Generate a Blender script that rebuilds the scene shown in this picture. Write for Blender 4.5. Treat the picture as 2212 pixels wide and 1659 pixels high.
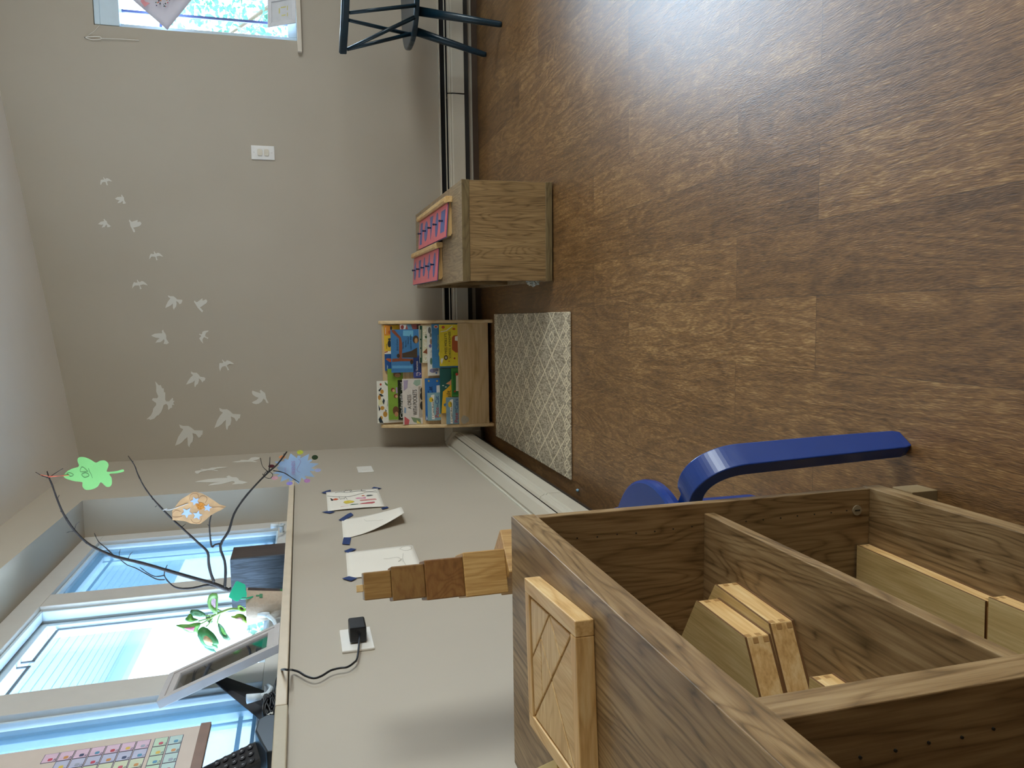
import bpy, bmesh, math, random
from mathutils import Vector, Matrix
random.seed(7)
S = bpy.context.scene
COL = S.collection
for o in list(bpy.data.objects): bpy.data.objects.remove(o)

# ---------------------------------------------------------------- camera
cam_d = bpy.data.cameras.new('camera'); cam = bpy.data.objects.new('camera', cam_d); COL.objects.link(cam)
CAMROT = ((-0.01337228, 0.99607555, 0.08749109), (-0.26755502, 0.08074393, -0.96015349), (-0.96344979, -0.03624812, 0.26542528))          # world axes of the lens: rows are world x, y, z
mw = Matrix.Identity(4)
for i in range(3):
    for j in range(3): mw[i][j] = CAMROT[i][j]
mw.translation = (0.70098, -4.2, 0.9849)
cam.matrix_world = mw
cam_d.sensor_fit = 'HORIZONTAL'; cam_d.sensor_width = 36.0; cam_d.lens = 26.79837
cam_d.clip_start = 0.02; cam_d.clip_end = 200
S.camera = cam

# ---------------------------------------------------------------- world, light, exposure
S.view_settings.view_transform = 'Standard'; S.view_settings.look = 'None'
S.view_settings.gamma = 1.0; S.view_settings.use_curve_mapping = False
S.view_settings.exposure = 0.15
W = bpy.data.worlds.new('sky'); S.world = W; W.use_nodes = True
wn = W.node_tree; wn.nodes.clear()
wo = wn.nodes.new('ShaderNodeOutputWorld'); wb = wn.nodes.new('ShaderNodeBackground')
wb.inputs[0].default_value = (0.66, 0.84, 1.0, 1); wb.inputs[1].default_value = 9.5
wn.links.new(wb.outputs[0], wo.inputs[0])

def area(name, loc, target, sx, sy, power, col, spread=180):
    l = bpy.data.lights.new(name, 'AREA'); l.shape = 'RECTANGLE'; l.size = sx; l.size_y = sy
    l.energy = power; l.color = col; l.spread = math.radians(spread)
    o = bpy.data.objects.new(name, l); COL.objects.link(o); o.location = loc
    d = Vector(target) - Vector(loc); o.rotation_euler = d.to_track_quat('-Z', 'Y').to_euler()
    return o
# daylight falling in through the windows of the room
for nm, loc, tgt, sx, sy in (('portal_left', (-0.27, -2.09, 1.436), (1, -2.09, 1.436), 2.42, .81), ('portal_back', (2.74, .14, 1.416), (2.74, -1, 1.416), 1.22, .94), ('portal_right', (4.74, -3.2, 1.375), (3, -3.2, 1.375), 2.6, 1.35)):
    po = area(nm, loc, tgt, sx, sy, 1, (1, 1, 1)); po.data.cycles.is_portal = True
area('daylight_right_window', (4.9, -3.2, 1.45), (0.0, -2.4, 1.1), 2.4, 1.3, 100, (1.0, 0.84, 0.62))
area('sunlit_yard_back', (5.0, 9.0, 3.6), (2.7, 0, 1.2), 11, 6, 4200, (0.74, 0.86, 1.0))
area('sunlit_yard_left', (-2.6, -2.3, 0.75), (1.5, -1.0, 1.1), 4.2, 1.7, 520, (0.72, 0.84, 1.0))

# ---------------------------------------------------------------- helpers
def lin(h):
    if isinstance(h, str):
        c = [int(h[i:i+2], 16)/255 for i in (0, 2, 4)]
        return tuple((x/12.92 if x <= .04045 else ((x+.055)/1.055)**2.4) for x in c) + (1,)
    return tuple(h) + (1,) if len(h) == 3 else tuple(h)
def newmat(name):
    m = bpy.data.materials.new(name); m.use_nodes = True
    nt = m.node_tree; bs = nt.nodes['Principled BSDF']; return m, nt, bs
def plain(name, col, rough=.6, metal=0.0, var=.04, scale=30, bump=0.0, spec=.5):
    m, nt, bs = newmat(name)
    bs.inputs['Roughness'].default_value = rough; bs.inputs['Metallic'].default_value = metal
    bs.inputs['Specular IOR Level'].default_value = spec
    tc = nt.nodes.new('ShaderNodeTexCoord'); nz = nt.nodes.new('ShaderNodeTexNoise')
    nz.inputs['Scale'].default_value = scale; nz.inputs['Detail'].default_value = 4
    nt.links.new(tc.outputs['Object'], nz.inputs['Vector'])
    rp = nt.nodes.new('ShaderNodeValToRGB'); c = lin(col)
    rp.color_ramp.elements[0].position = .3; rp.color_ramp.elements[1].position = .7
    rp.color_ramp.elements[0].color = tuple(max(0, x*(1-var)) for x in c[:3])+(1,)
    rp.color_ramp.elements[1].color = tuple(min(1, x*(1+var)) for x in c[:3])+(1,)
    nt.links.new(nz.outputs['Fac'], rp.inputs['Fac']); nt.links.new(rp.outputs['Color'], bs.inputs['Base Color'])
    if bump:
        b = nt.nodes.new('ShaderNodeBump'); b.inputs['Strength'].default_value = bump; b.inputs['Distance'].default_value = .002
        nt.links.new(nz.outputs['Fac'], b.inputs['Height']); nt.links.new(b.outputs['Normal'], bs.inputs['Normal'])
    return m
def N(nt, t, **k):
    n = nt.nodes.new(t)
    for a, b in k.items(): setattr(n, a, b)
    return n
def math_(nt, op, a, b=None, c=None):
    n = nt.nodes.new('ShaderNodeMath'); n.operation = op
    for i, x in enumerate((a, b, c)):
        if x is None: continue
        if hasattr(x, 'links') or hasattr(x, 'is_linked'): nt.links.new(x, n.inputs[i])
        else: n.inputs[i].default_value = x
    return n.outputs[0]
def wood(name, dark, mid, light, axis='Y', scale=1.0, rough=.45, figure=22.0, fine=1.0, stretch=.10, seed=0.0, contrast=1.0):
    m, nt, bs = newmat(name); L = nt.links.new
    tc = N(nt, 'ShaderNodeTexCoord'); mp = N(nt, 'ShaderNodeMapping')
    s = [scale]*3; s['XYZ'.index(axis)] = scale*stretch
    mp.inputs['Scale'].default_value = s; mp.inputs['Location'].default_value = (seed, seed*1.7, seed*.6)
    L(tc.outputs['Object'], mp.inputs['Vector'])
    n1 = N(nt, 'ShaderNodeTexNoise'); n1.inputs['Scale'].default_value = 5; n1.inputs['Detail'].default_value = 2.5; n1.inputs['Roughness'].default_value = .45; n1.inputs['Distortion'].default_value = .35
    L(mp.outputs[0], n1.inputs['Vector'])
    sn = math_(nt, 'SINE', math_(nt, 'MULTIPLY', n1.outputs['Fac'], figure*3))
    ring = math_(nt, 'POWER', math_(nt, 'SUBTRACT', 1.0, math_(nt, 'ABSOLUTE', sn)), 1.6)
    n2 = N(nt, 'ShaderNodeTexNoise'); n2.inputs['Scale'].default_value = 75*fine; n2.inputs['Detail'].default_value = 5; n2.inputs['Roughness'].default_value = .6
    mp2 = N(nt, 'ShaderNodeMapping'); s2 = [scale]*3; s2['XYZ'.index(axis)] = scale*.045; mp2.inputs['Scale'].default_value = s2
    L(tc.outputs['Object'], mp2.inputs['Vector']); L(mp2.outputs[0], n2.inputs['Vector'])
    f = math_(nt, 'ADD', math_(nt, 'MULTIPLY', ring, .15), math_(nt, 'MULTIPLY', n2.outputs['Fac'], .62))
    f = math_(nt, 'ADD', f, math_(nt, 'MULTIPLY', n1.outputs['Fac'], .25))
    rp = N(nt, 'ShaderNodeValToRGB'); r = rp.color_ramp
    r.elements[0].position = .51-.17/contrast; r.elements[0].color = lin(light)
    r.elements[1].position = .51+.19/contrast; r.elements[1].color = lin(dark)
    e = r.elements.new(.50); e.color = lin(mid)
    L(f, rp.inputs['Fac']); L(rp.outputs['Color'], bs.inputs['Base Color'])
    bs.inputs['Roughness'].default_value = rough
    bp = N(nt, 'ShaderNodeBump'); bp.inputs['Strength'].default_value = .15; bp.inputs['Distance'].default_value = .001
    L(n2.outputs['Fac'], bp.inputs['Height']); L(bp.outputs['Normal'], bs.inputs['Normal'])
    return m

class MB:
    def __init__(s): s.v = []; s.f = []; s.k = []; s.mats = []; s.cur = 0; s.M = None
    def mat(s, m):
        if m not in s.mats: s.mats.append(m)
        s.cur = s.mats.index(m); return s
    def add(s, vs, fs):
        b = len(s.v)
        for p in vs:
            p = Vector(p)
            if s.M is not None: p = s.M @ p
            s.v.append(p)
        for f in fs: s.f.append([b+i for i in f]); s.k.append(s.cur)
        return s
    def box(s, x0, x1, y0, y1, z0, z1):
        vs = [(x, y, z) for z in (z0, z1) for y in (y0, y1) for x in (x0, x1)]
        return s.add(vs, [(0,2,3,1),(4,5,7,6),(0,1,5,4),(2,6,7,3),(0,4,6,2),(1,3,7,5)])
    def prism(s, pts, fn, t0, t1):
        n = len(pts)
        a = sum(pts[i][0]*pts[(i+1) % n][1]-pts[(i+1) % n][0]*pts[i][1] for i in range(n))
        if a < 0: pts = pts[::-1]
        vs = [fn(u, v, t0) for u, v in pts]+[fn(u, v, t1) for u, v in pts]
        fs = [list(range(n))[::-1], list(range(n, 2*n))]+[[i, (i+1) % n, n+(i+1) % n, n+i] for i in range(n)]
        return s.add(vs, fs)
    def tube(s, path, r, n=8, cap=True):
        path = [Vector(p) for p in path]; m = len(path)
        rr = r if isinstance(r, (list, tuple)) else [r]*m
        vs = []; prev = None
        for i, p in enumerate(path):
            t = (path[min(i+1, m-1)]-path[max(i-1, 0)])
            t = t.normalized() if t.length > 1e-9 else Vector((0, 0, 1))
            if prev is None:
                a = Vector((0, 0, 1)) if abs(t.z) < .9 else Vector((1, 0, 0))
                u = t.cross(a).normalized()
            else:
                u = (prev - t*prev.dot(t)); u = u.normalized() if u.length > 1e-6 else t.cross(Vector((0, 1, 0))).normalized()
            prev = u; w = t.cross(u)
            for k in range(n):
                an = 2*math.pi*k/n; vs.append(p+(u*math.cos(an)+w*math.sin(an))*rr[i])
        fs = [[i*n+k, i*n+(k+1) % n, (i+1)*n+(k+1) % n, (i+1)*n+k] for i in range(m-1) for k in range(n)]
        if cap: fs += [list(range(n))[::-1], [(m-1)*n+k for k in range(n)]]
        return s.add(vs, fs)
    def strip(s, path, side, w, t):      # rectangular section swept along path; side = unit vector across
        path = [Vector(p) for p in path]; side = Vector(side).normalized(); vs = []; m = len(path)
        for i, p in enumerate(path):
            d = (path[min(i+1, m-1)]-path[max(i-1, 0)]).normalized(); nn = d.cross(side).normalized()
            ww = w[i] if isinstance(w, (list, tuple)) else w
            for a, b in ((-1, -1), (1, -1), (1, 1), (-1, 1)): vs.append(p+side*(a*ww/2)+nn*(b*t/2))
        fs = [[i*4+k, i*4+(k+1) % 4, (i+1)*4+(k+1) % 4, (i+1)*4+k] for i in range(m-1) for k in range(4)]
        fs += [[3, 2, 1, 0], [(m-1)*4+k for k in range(4)]]
        return s.add(vs, fs)
    def lathe(s, prof, c, n=24, sx=1, sy=1):
        vs = [(c[0]+r*sx*math.cos(2*math.pi*k/n), c[1]+r*sy*math.sin(2*math.pi*k/n), c[2]+z) for r, z in prof for k in range(n)]
        m = len(prof)
        fs = [[i*n+k, i*n+(k+1) % n, (i+1)*n+(k+1) % n, (i+1)*n+k] for i in range(m-1) for k in range(n)]
        fs += [list(range(n))[::-1], [(m-1)*n+k for k in range(n)]]
        return s.add(vs, fs)
    def ball(s, c, r, n=10, sz=(1, 1, 1)):
        vs = []; fs = []
        for i in range(1, n):
            th = math.pi*i/n
            for k in range(2*n):
                ph = math.pi*k/n; vs.append((c[0]+r*sz[0]*math.sin(th)*math.cos(ph), c[1]+r*sz[1]*math.sin(th)*math.sin(ph), c[2]+r*sz[2]*math.cos(th)))
        m = 2*n
        fs = [[i*m+k, (i+1)*m+k, (i+1)*m+(k+1) % m, i*m+(k+1) % m] for i in range(n-2) for k in range(m)]
        fs += [list(range(m)), [(n-2)*m+k for k in range(m)][::-1]]
        return s.add(vs, fs)
ORG = {}
def mesh_obj(name, mb, mats=None, parent=None, org=None, smooth=False, bevel=0, solid=0):
    if parent is not None: org = ORG[parent.name]
    if org is None:
        org = Vector((sum(v.x for v in mb.v)/len(mb.v), sum(v.y for v in mb.v)/len(mb.v), min(v.z for v in mb.v)))
    org = Vector(org)
    me = bpy.data.meshes.new(name); me.from_pydata([v-org for v in mb.v], [], mb.f)
    ml = mb.mats if mb.mats else (mats if isinstance(mats, (list, tuple)) else [mats])
    for m in ml: me.materials.append(m)
    for p, k in zip(me.polygons, mb.k):
        p.material_index = min(k, len(ml)-1); p.use_smooth = bool(smooth)
    me.validate(); me.update()
    bm = bmesh.new(); bm.from_mesh(me); bmesh.ops.recalc_face_normals(bm, faces=bm.faces); bm.to_mesh(me); bm.free()
    o = bpy.data.objects.new(name, me); COL.objects.link(o)
    ORG[o.name] = org
    if parent is None: o.location = org
    else: o.parent = parent
    if bevel:
        b = o.modifiers.new('bevel', 'BEVEL'); b.width = bevel; b.segments = 2; b.limit_method = 'ANGLE'; b.angle_limit = math.radians(40)
    if solid:
        b = o.modifiers.new('solid', 'SOLIDIFY'); b.thickness = solid; b.offset = 0
    return o
def tag(o, label=None, cat=None, group=None, kind=None):
    if label: o['label'] = label
    if cat: o['category'] = cat
    if group: o['group'] = group
    if kind: o['kind'] = kind
    return o
def thing(name, label, cat, loc, group=None):
    o = bpy.data.objects.new(name, None); COL.objects.link(o); o.location = loc; o.empty_display_size = .05
    ORG[o.name] = Vector(loc); return tag(o, label, cat, group)
def single(name, mb, m, label, cat, group=None, **k):
    return tag(mesh_obj(name, mb, m, **k), label, cat, group)
def struct(name, mb, m, parent=None, **k):
    o = mesh_obj(name, mb, m, parent=parent, **k)
    if parent is None: o['kind'] = 'structure'
    return o
def text(mb, body, org, u, v, size, depth=.0004, align='LEFT', sx=1.0, spacing=1.0):
    cu = bpy.data.curves.new('t', 'FONT'); cu.body = body; cu.size = 1.0; cu.align_x = align; cu.space_character = spacing; cu.resolution_u = 3
    to = bpy.data.objects.new('t', cu); COL.objects.link(to)
    dg = bpy.context.evaluated_depsgraph_get(); ev = to.evaluated_get(dg); me = ev.to_mesh()
    u = Vector(u).normalized(); v = Vector(v).normalized(); w = u.cross(v)
    vs = [Vector(org)+u*(p.co.x*size*sx)+v*(p.co.y*size)+w*depth for p in me.vertices]
    fs = [list(p.vertices) for p in me.polygons]
    mb.add(vs, fs); ev.to_mesh_clear(); bpy.data.objects.remove(to); bpy.data.curves.remove(cu)
    return mb
def rotz(c, deg):
    c = Vector(c); return Matrix.Translation(c) @ Matrix.Rotation(math.radians(deg), 4, 'Z') @ Matrix.Translation(-c)
def curve_smooth(p, n=4):
    p = [Vector(q) for q in p]; out = []
    for i in range(len(p)-1):
        a, b, c, d = p[max(i-1, 0)], p[i], p[i+1], p[min(i+2, len(p)-1)]
        for k in range(n):
            t = k/n; out.append(.5*((2*b)+(c-a)*t+(2*a-5*b+4*c-d)*t*t+(-a+3*b-3*c+d)*t**3))
    return out+[p[-1]]

# ---------------------------------------------------------------- materials
WALL = plain('wall_paint', 'b5ab9b', .75, var=.02, scale=3, bump=.06)
CEIL = plain('ceiling_paint', 'e4dfd8', .9, var=.015, scale=4)
TRIM = plain('white_trim', 'd9d6cf', .45, var=.015)
FRAMEM = plain('window_frame_paint', 'ccc8c2', .4, var=.02)
SASH = plain('window_sash_vinyl', 'cfe2ee', .35, var=.02)
WHITE = plain('white_plastic', 'e9e5dd', .35, var=.01)
PAPER = plain('white_paper', 'ece6da', .8, var=.015, scale=12)
DECAL = plain('bird_decal', 'd9d6cd', .6, var=.01)
BLACK = plain('black_plastic', '15171c', .35, var=.1)
DARK = plain('dark_metal', '23211f', .5, var=.1)
TAPE = plain('blue_tape', '20396e', .6, var=.06)
CREAM = plain('heater_enamel', 'cdc6b6', .35, var=.01)
BLUEP = plain('blue_lacquer', '0a3480', .3, var=.03)
NAVY = plain('dark_teal_paint', '14303f', .28, var=.05)
OAKD = wood('walnut_laminate_lengthways', '4f3c22', '876b47', 'a48962', 'Y', 2.2, .40, 24, 1.0, .15, 1.0)
OAKZ = wood('walnut_laminate_upright', '4f3c22', '876b47', 'a48962', 'Z', 2.2, .40, 24, 1.0, .15, 4.0)
OAKX = wood('walnut_laminate_crossways', '4f3c22', '876b47', 'a48962', 'X', 2.2, .40, 24, 1.0, .15, 7.0)
OAKP = wood('pale_oak_laminate_lengthways', '6e5b41', '937c5e', 'ac9574', 'Y', 2.2, .4, 24, 1.0, .15, 2.0)
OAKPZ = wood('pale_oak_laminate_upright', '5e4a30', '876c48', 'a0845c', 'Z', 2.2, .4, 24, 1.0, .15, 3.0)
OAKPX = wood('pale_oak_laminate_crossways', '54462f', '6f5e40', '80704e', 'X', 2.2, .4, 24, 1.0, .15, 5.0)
MAPLE = wood('maple_laminate', 'bd9a68', 'd2b284', 'ddc196', 'X', 2.0, .45, 6, .8, .2, 1.0)
MAPLEZ = wood('maple_laminate_upright', 'c2a070', 'dabb8b', 'e4ca9f', 'Z', 2.0, .45, 6, .8, .2, 1.0)
PINE = wood('pine', 'b98c50', 'd6ac70', 'e3c38c', 'Y', 5, .45, 6, .6, .15, 2.0)
PINEX = wood('pine_crossways', 'b98c50', 'd6ac70', 'e3c38c', 'X', 5, .45, 6, .6, .15, 3.0)
PLY = wood('pale_plywood', 'b5965a', 'cbad72', 'dbc089', 'Y', 4, .55, 4, 1.2, .1, 3.0)
CHERRY = wood('cherry_block', '6f4a25', '84592f', '946a3b', 'X', 3, .4, 20, .5, .8, 1.0)
BEECH = wood('beech_block', 'a57c45', 'bb9156', 'cfa86c', 'Z', 6, .4, 5, .8, .2, 5.0)
JOINT = plain('finger_joint_end_grain', 'a97f4a', .6)
PLYEDGE = plain('plywood_edge', '6d4a26', .6)

def floor_material():
    m, nt, bs = newmat('plank_floor'); L = nt.links.new
    tc = N(nt, 'ShaderNodeTexCoord'); sp = N(nt, 'ShaderNodeSeparateXYZ'); L(tc.outputs['Object'], sp.inputs[0])
    X, Y = sp.outputs[0], sp.outputs[1]
    cx = math_(nt, 'DIVIDE', X, .147); col = math_(nt, 'FLOOR', cx); fx = math_(nt, 'FRACT', cx)
    par = math_(nt, 'MODULO', math_(nt, 'ADD', col, 100.0), 2.0)
    ry = math_(nt, 'DIVIDE', math_(nt, 'ADD', math_(nt, 'ADD', Y, .217+8.95), math_(nt, 'MULTIPLY', par, .607)), .895)
    row = math_(nt, 'FLOOR', ry); fy = math_(nt, 'FRACT', ry)
    cb = N(nt, 'ShaderNodeCombineXYZ'); L(col, cb.inputs[0]); L(row, cb.inputs[1])
    wn_ = N(nt, 'ShaderNodeTexWhiteNoise'); wn_.noise_dimensions = '3D'; L(cb.outputs[0], wn_.inputs['Vector'])
    rnd = wn_.outputs['Value']
    # per-plank shifted coordinates
    off = N(nt, 'ShaderNodeVectorMath'); off.operation = 'SCALE'; L(wn_.outputs['Color'], off.inputs[0]); off.inputs['Scale'].default_value = 37
    ad = N(nt, 'ShaderNodeVectorMath'); ad.operation = 'ADD'; L(tc.outputs['Object'], ad.inputs[0]); L(off.outputs[0], ad.inputs[1])
    mp = N(nt, 'ShaderNodeMapping'); mp.inputs['Scale'].default_value = (1, .16, 1); L(ad.outputs[0], mp.inputs['Vector'])
    n1 = N(nt, 'ShaderNodeTexNoise'); n1.inputs['Scale'].default_value = 9; n1.inputs['Detail'].default_value = 3; n1.inputs['Distortion'].default_value = .6; L(mp.outputs[0], n1.inputs['Vector'])
    ring = math_(nt, 'MULTIPLY_ADD', math_(nt, 'SINE', math_(nt, 'MULTIPLY', n1.outputs['Fac'], 75.0)), .5, .5)
    wp = N(nt, 'ShaderNodeTexNoise'); wp.inputs['Scale'].default_value = 15; wp.inputs['Detail'].default_value = 2; L(ad.outputs[0], wp.inputs['Vector'])
    wv = N(nt, 'ShaderNodeVectorMath'); wv.operation = 'MULTIPLY_ADD'; L(wp.outputs['Color'], wv.inputs[0]); wv.inputs[1].default_value = (.011, .016, 0); L(ad.outputs[0], wv.inputs[2])
    mp2 = N(nt, 'ShaderNodeMapping'); mp2.inputs['Scale'].default_value = (1, .085, 1); L(wv.outputs[0], mp2.inputs['Vector'])
    n2 = N(nt, 'ShaderNodeTexNoise'); n2.inputs['Scale'].default_value = 560; n2.inputs['Detail'].default_value = 2; n2.inputs['Roughness'].default_value = .55; L(mp2.outputs[0], n2.inputs['Vector'])
    n3 = N(nt, 'ShaderNodeTexNoise'); n3.inputs['Scale'].default_value = 7; n3.inputs['Detail'].default_value = 4; L(ad.outputs[0], n3.inputs['Vector'])
    mp3 = N(nt, 'ShaderNodeMapping'); mp3.inputs['Scale'].default_value = (1, .03, 1); L(ad.outputs[0], mp3.inputs['Vector'])
    n4 = N(nt, 'ShaderNodeTexNoise'); n4.inputs['Scale'].default_value = 75; n4.inputs['Detail'].default_value = 3; L(mp3.outputs[0], n4.inputs['Vector'])
    f = math_(nt, 'ADD', math_(nt, 'ADD', math_(nt, 'MULTIPLY', n2.outputs['Fac'], .62), math_(nt, 'MULTIPLY', n4.outputs['Fac'], .20)), math_(nt, 'MULTIPLY', ring, .09))
    f = math_(nt, 'ADD', f, math_(nt, 'MULTIPLY', n3.outputs['Fac'], .18))
    f = math_(nt, 'ADD', f, math_(nt, 'MULTIPLY_ADD', rnd, .09, .10))
    rp = N(nt, 'ShaderNodeValToRGB'); r = rp.color_ramp
    r.elements[0].position = .42; r.elements[0].color = lin('432e18')
    r.elements[1].position = .93; r.elements[1].color = lin('c09a64')
    e = r.elements.new(.61); e.color = lin('6e4e2c')
    e = r.elements.new(.76); e.color = lin('90693e')
    L(f, rp.inputs['Fac'])
    # seams
    ex = math_(nt, 'LESS_THAN', math_(nt, 'MINIMUM', fx, math_(nt, 'SUBTRACT', 1.0, fx)), .006)
    ey = math_(nt, 'LESS_THAN', math_(nt, 'MINIMUM', fy, math_(nt, 'SUBTRACT', 1.0, fy)), .0011)
    sm = math_(nt, 'MAXIMUM', ex, ey)
    mx = N(nt, 'ShaderNodeMix'); mx.data_type = 'RGBA'; L(math_(nt, 'MULTIPLY', sm, .45), mx.inputs['Factor']); L(rp.outputs['Color'], mx.inputs[6]); mx.inputs[7].default_value = lin('33261a')
    L(mx.outputs[2], bs.inputs['Base Color'])
    L(math_(nt, 'MULTIPLY_ADD', n2.outputs['Fac'], .16, .31), bs.inputs['Roughness'])
    bs.inputs['Specular IOR Level'].default_value = .9
    bp = N(nt, 'ShaderNodeBump'); bp.inputs['Strength'].default_value = .35; bp.inputs['Distance'].default_value = .0012
    L(n2.outputs['Fac'], bp.inputs['Height']); L(bp.outputs['Normal'], bs.inputs['Normal'])
    return m
FLOOR = floor_material()

RUGX = -.081
def rug_material():
    m, nt, bs = newmat('rug_pile'); L = nt.links.new
    tc = N(nt, 'ShaderNodeTexCoord'); sp = N(nt, 'ShaderNodeSeparateXYZ')
    dn = N(nt, 'ShaderNodeTexNoise'); dn.inputs['Scale'].default_value = 14; L(tc.outputs['Object'], dn.inputs['Vector'])
    sc = N(nt, 'ShaderNodeVectorMath'); sc.operation = 'MULTIPLY_ADD'; L(dn.outputs['Color'], sc.inputs[0]); sc.inputs[1].default_value = (.008, .008, 0); L(tc.outputs['Object'], sc.inputs[2])
    L(sc.outputs[0], sp.inputs[0]); X, Y = sp.outputs[0], sp.outputs[1]
    PX_ = .1445
    ym = math_(nt, 'SUBTRACT', math_(nt, 'ABSOLUTE', Y), .07)
    u = math_(nt, 'DIVIDE', math_(nt, 'ADD', X, RUGX), PX_)
    v = math_(nt, 'ADD', math_(nt, 'DIVIDE', math_(nt, 'MAXIMUM', ym, 0.0), .195), math_(nt, 'DIVIDE', math_(nt, 'MINIMUM', ym, 0.0), .14))
    def tri(a):   # distance to nearest integer
        return math_(nt, 'ABSOLUTE', math_(nt, 'SUBTRACT', math_(nt, 'FRACT', math_(nt, 'ADD', a, .5)), .5))
    a = tri(math_(nt, 'ADD', u, v)); b = tri(math_(nt, 'SUBTRACT', u, v))
    line = math_(nt, 'LESS_THAN', math_(nt, 'MINIMUM', a, b), .027)
    def ring(uo, vv, outer):
        d = math_(nt, 'ADD', math_(nt, 'MULTIPLY', tri(math_(nt, 'ADD', u, uo)), PX_/.023), vv)
        r_ = math_(nt, 'LESS_THAN', math_(nt, 'ABSOLUTE', math_(nt, 'SUBTRACT', d, 1.0)), .15)
        return math_(nt, 'MULTIPLY', r_, outer)
    rA = ring(0.0, math_(nt, 'MULTIPLY', tri(math_(nt, 'ADD', v, .5)), .195/.034), math_(nt, 'GREATER_THAN', ym, .0))
    rB = ring(.5, math_(nt, 'DIVIDE', math_(nt, 'ABSOLUTE', Y), .034), 1.0)
    ins = math_(nt, 'MAXIMUM', line, math_(nt, 'MAXIMUM', rA, rB))
    # border rows with little diamonds at the two short ends
    ay = math_(nt, 'ABSOLUTE', Y)
    bd = math_(nt, 'GREATER_THAN', ay, .505)
    vb = math_(nt, 'DIVIDE', math_(nt, 'SUBTRACT', ay, .535), .075); ub = math_(nt, 'DIVIDE', X, .0533)
    db = math_(nt, 'ADD', tri(ub), math_(nt, 'ABSOLUTE', vb))
    rb = math_(nt, 'MAXIMUM', math_(nt, 'LESS_THAN', math_(nt, 'ABSOLUTE', math_(nt, 'SUBTRACT', db, .45)), .07), math_(nt, 'LESS_THAN', math_(nt, 'ABSOLUTE', math_(nt, 'SUBTRACT', db, .2)), .05))
    rb = math_(nt, 'MULTIPLY', bd, rb)
    body = math_(nt, 'MULTIPLY', math_(nt, 'SUBTRACT', 1.0, bd), ins)
    pat = math_(nt, 'MAXIMUM', rb, body)
    nz = N(nt, 'ShaderNodeTexNoise'); nz.inputs['Scale'].default_value = 190; nz.inputs['Detail'].default_value = 3
    mp = N(nt, 'ShaderNodeMapping'); mp.inputs['Scale'].default_value = (1, .35, 1); L(tc.outputs['Object'], mp.inputs['Vector']); L(mp.outputs[0], nz.inputs['Vector'])
    rp = N(nt, 'ShaderNodeValToRGB'); r = rp.color_ramp
    r.elements[0].position = .36; r.elements[0].color = lin('8f8370'); r.elements[1].position = .64; r.elements[1].color = lin('d2c6af')
    L(nz.outputs['Fac'], rp.inputs['Fac'])
    mx = N(nt, 'ShaderNodeMix'); mx.data_type = 'RGBA'; L(math_(nt, 'MULTIPLY', pat, .85), mx.inputs['Factor']); L(rp.outputs['Color'], mx.inputs[6]); mx.inputs[7].default_value = lin('f3e8cc')
    L(mx.outputs[2], bs.inputs['Base Color']); bs.inputs['Roughness'].default_value = .95; bs.inputs['Specular IOR Level'].default_value = .1
    bp = N(nt, 'ShaderNodeBump'); bp.inputs['Strength'].default_value = .5; bp.inputs['Distance'].default_value = .002
    L(nz.outputs['Fac'], bp.inputs['Height']); L(bp.outputs['Normal'], bs.inputs['Normal'])
    return m
RUG = rug_material()

def glass_material(name, gloss=.06, tint=(.93, .97, 1)):
    m = bpy.data.materials.new(name); m.use_nodes = True; nt = m.node_tree; nt.nodes.clear()
    o = N(nt, 'ShaderNodeOutputMaterial'); mix = N(nt, 'ShaderNodeMixShader'); t = N(nt, 'ShaderNodeBsdfTransparent'); g = N(nt, 'ShaderNodeBsdfGlossy')
    t.inputs[0].default_value = tuple(tint)+(1,); g.inputs['Roughness'].default_value = .03
    lw = N(nt, 'ShaderNodeLayerWeight'); lw.inputs['Blend'].default_value = .25
    nt.links.new(math_(nt, 'MULTIPLY_ADD', lw.outputs['Fresnel'], .6, gloss*.3), mix.inputs[0])
    nt.links.new(t.outputs[0], mix.inputs[1]); nt.links.new(g.outputs[0], mix.inputs[2]); nt.links.new(mix.outputs[0], o.inputs[0])
    return m
GLASS = glass_material('window_glass')
def screen_material():
    m = bpy.data.materials.new('insect_screen'); m.use_nodes = True; nt = m.node_tree; nt.nodes.clear()
    o = N(nt, 'ShaderNodeOutputMaterial'); mix = N(nt, 'ShaderNodeMixShader'); t = N(nt, 'ShaderNodeBsdfTransparent')
    d = N(nt, 'ShaderNodeBsdfDiffuse'); tl = N(nt, 'ShaderNodeBsdfTranslucent'); a = N(nt, 'ShaderNodeMixShader')
    d.inputs[0].default_value = lin('5f7888'); tl.inputs[0].default_value = lin('4a6474'); a.inputs[0].default_value = .75
    nt.links.new(d.outputs[0], a.inputs[1]); nt.links.new(tl.outputs[0], a.inputs[2])
    mix.inputs[0].default_value = .5
    nt.links.new(t.outputs[0], mix.inputs[1]); nt.links.new(a.outputs[0], mix.inputs[2]); nt.links.new(mix.outputs[0], o.inputs[0])
    return m
SCREEN = screen_material()

# ---------------------------------------------------------------- room shell
XR, YB = 4.6, -7.0
def cz(x, y):
    return 2.07+.133*min(x, 2.6)+.045*max(y, -1.6)
b = MB(); b.box(-.2, XR+.2, YB-.2, .2, -.1, 0); struct('floor', b, FLOOR, org=(0, 0, 0))
b = MB()
xs = [-.25, 0, 2.6, XR+.1]; ys = [YB-.1, -1.6, .12]
vs = [(x, y, cz(max(x, 0), min(y, 0))) for y in ys for x in xs]; vs += [(x, y, z+.12) for x, y, z in vs]
fs = []
for j in range(2):
    for i in range(3):
        q = [j*4+i, j*4+i+1, (j+1)*4+i+1, (j+1)*4+i]; fs += [q[::-1], [12+k for k in q]]
b.add(vs, fs); struct('ceiling', b, CEIL)
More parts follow.
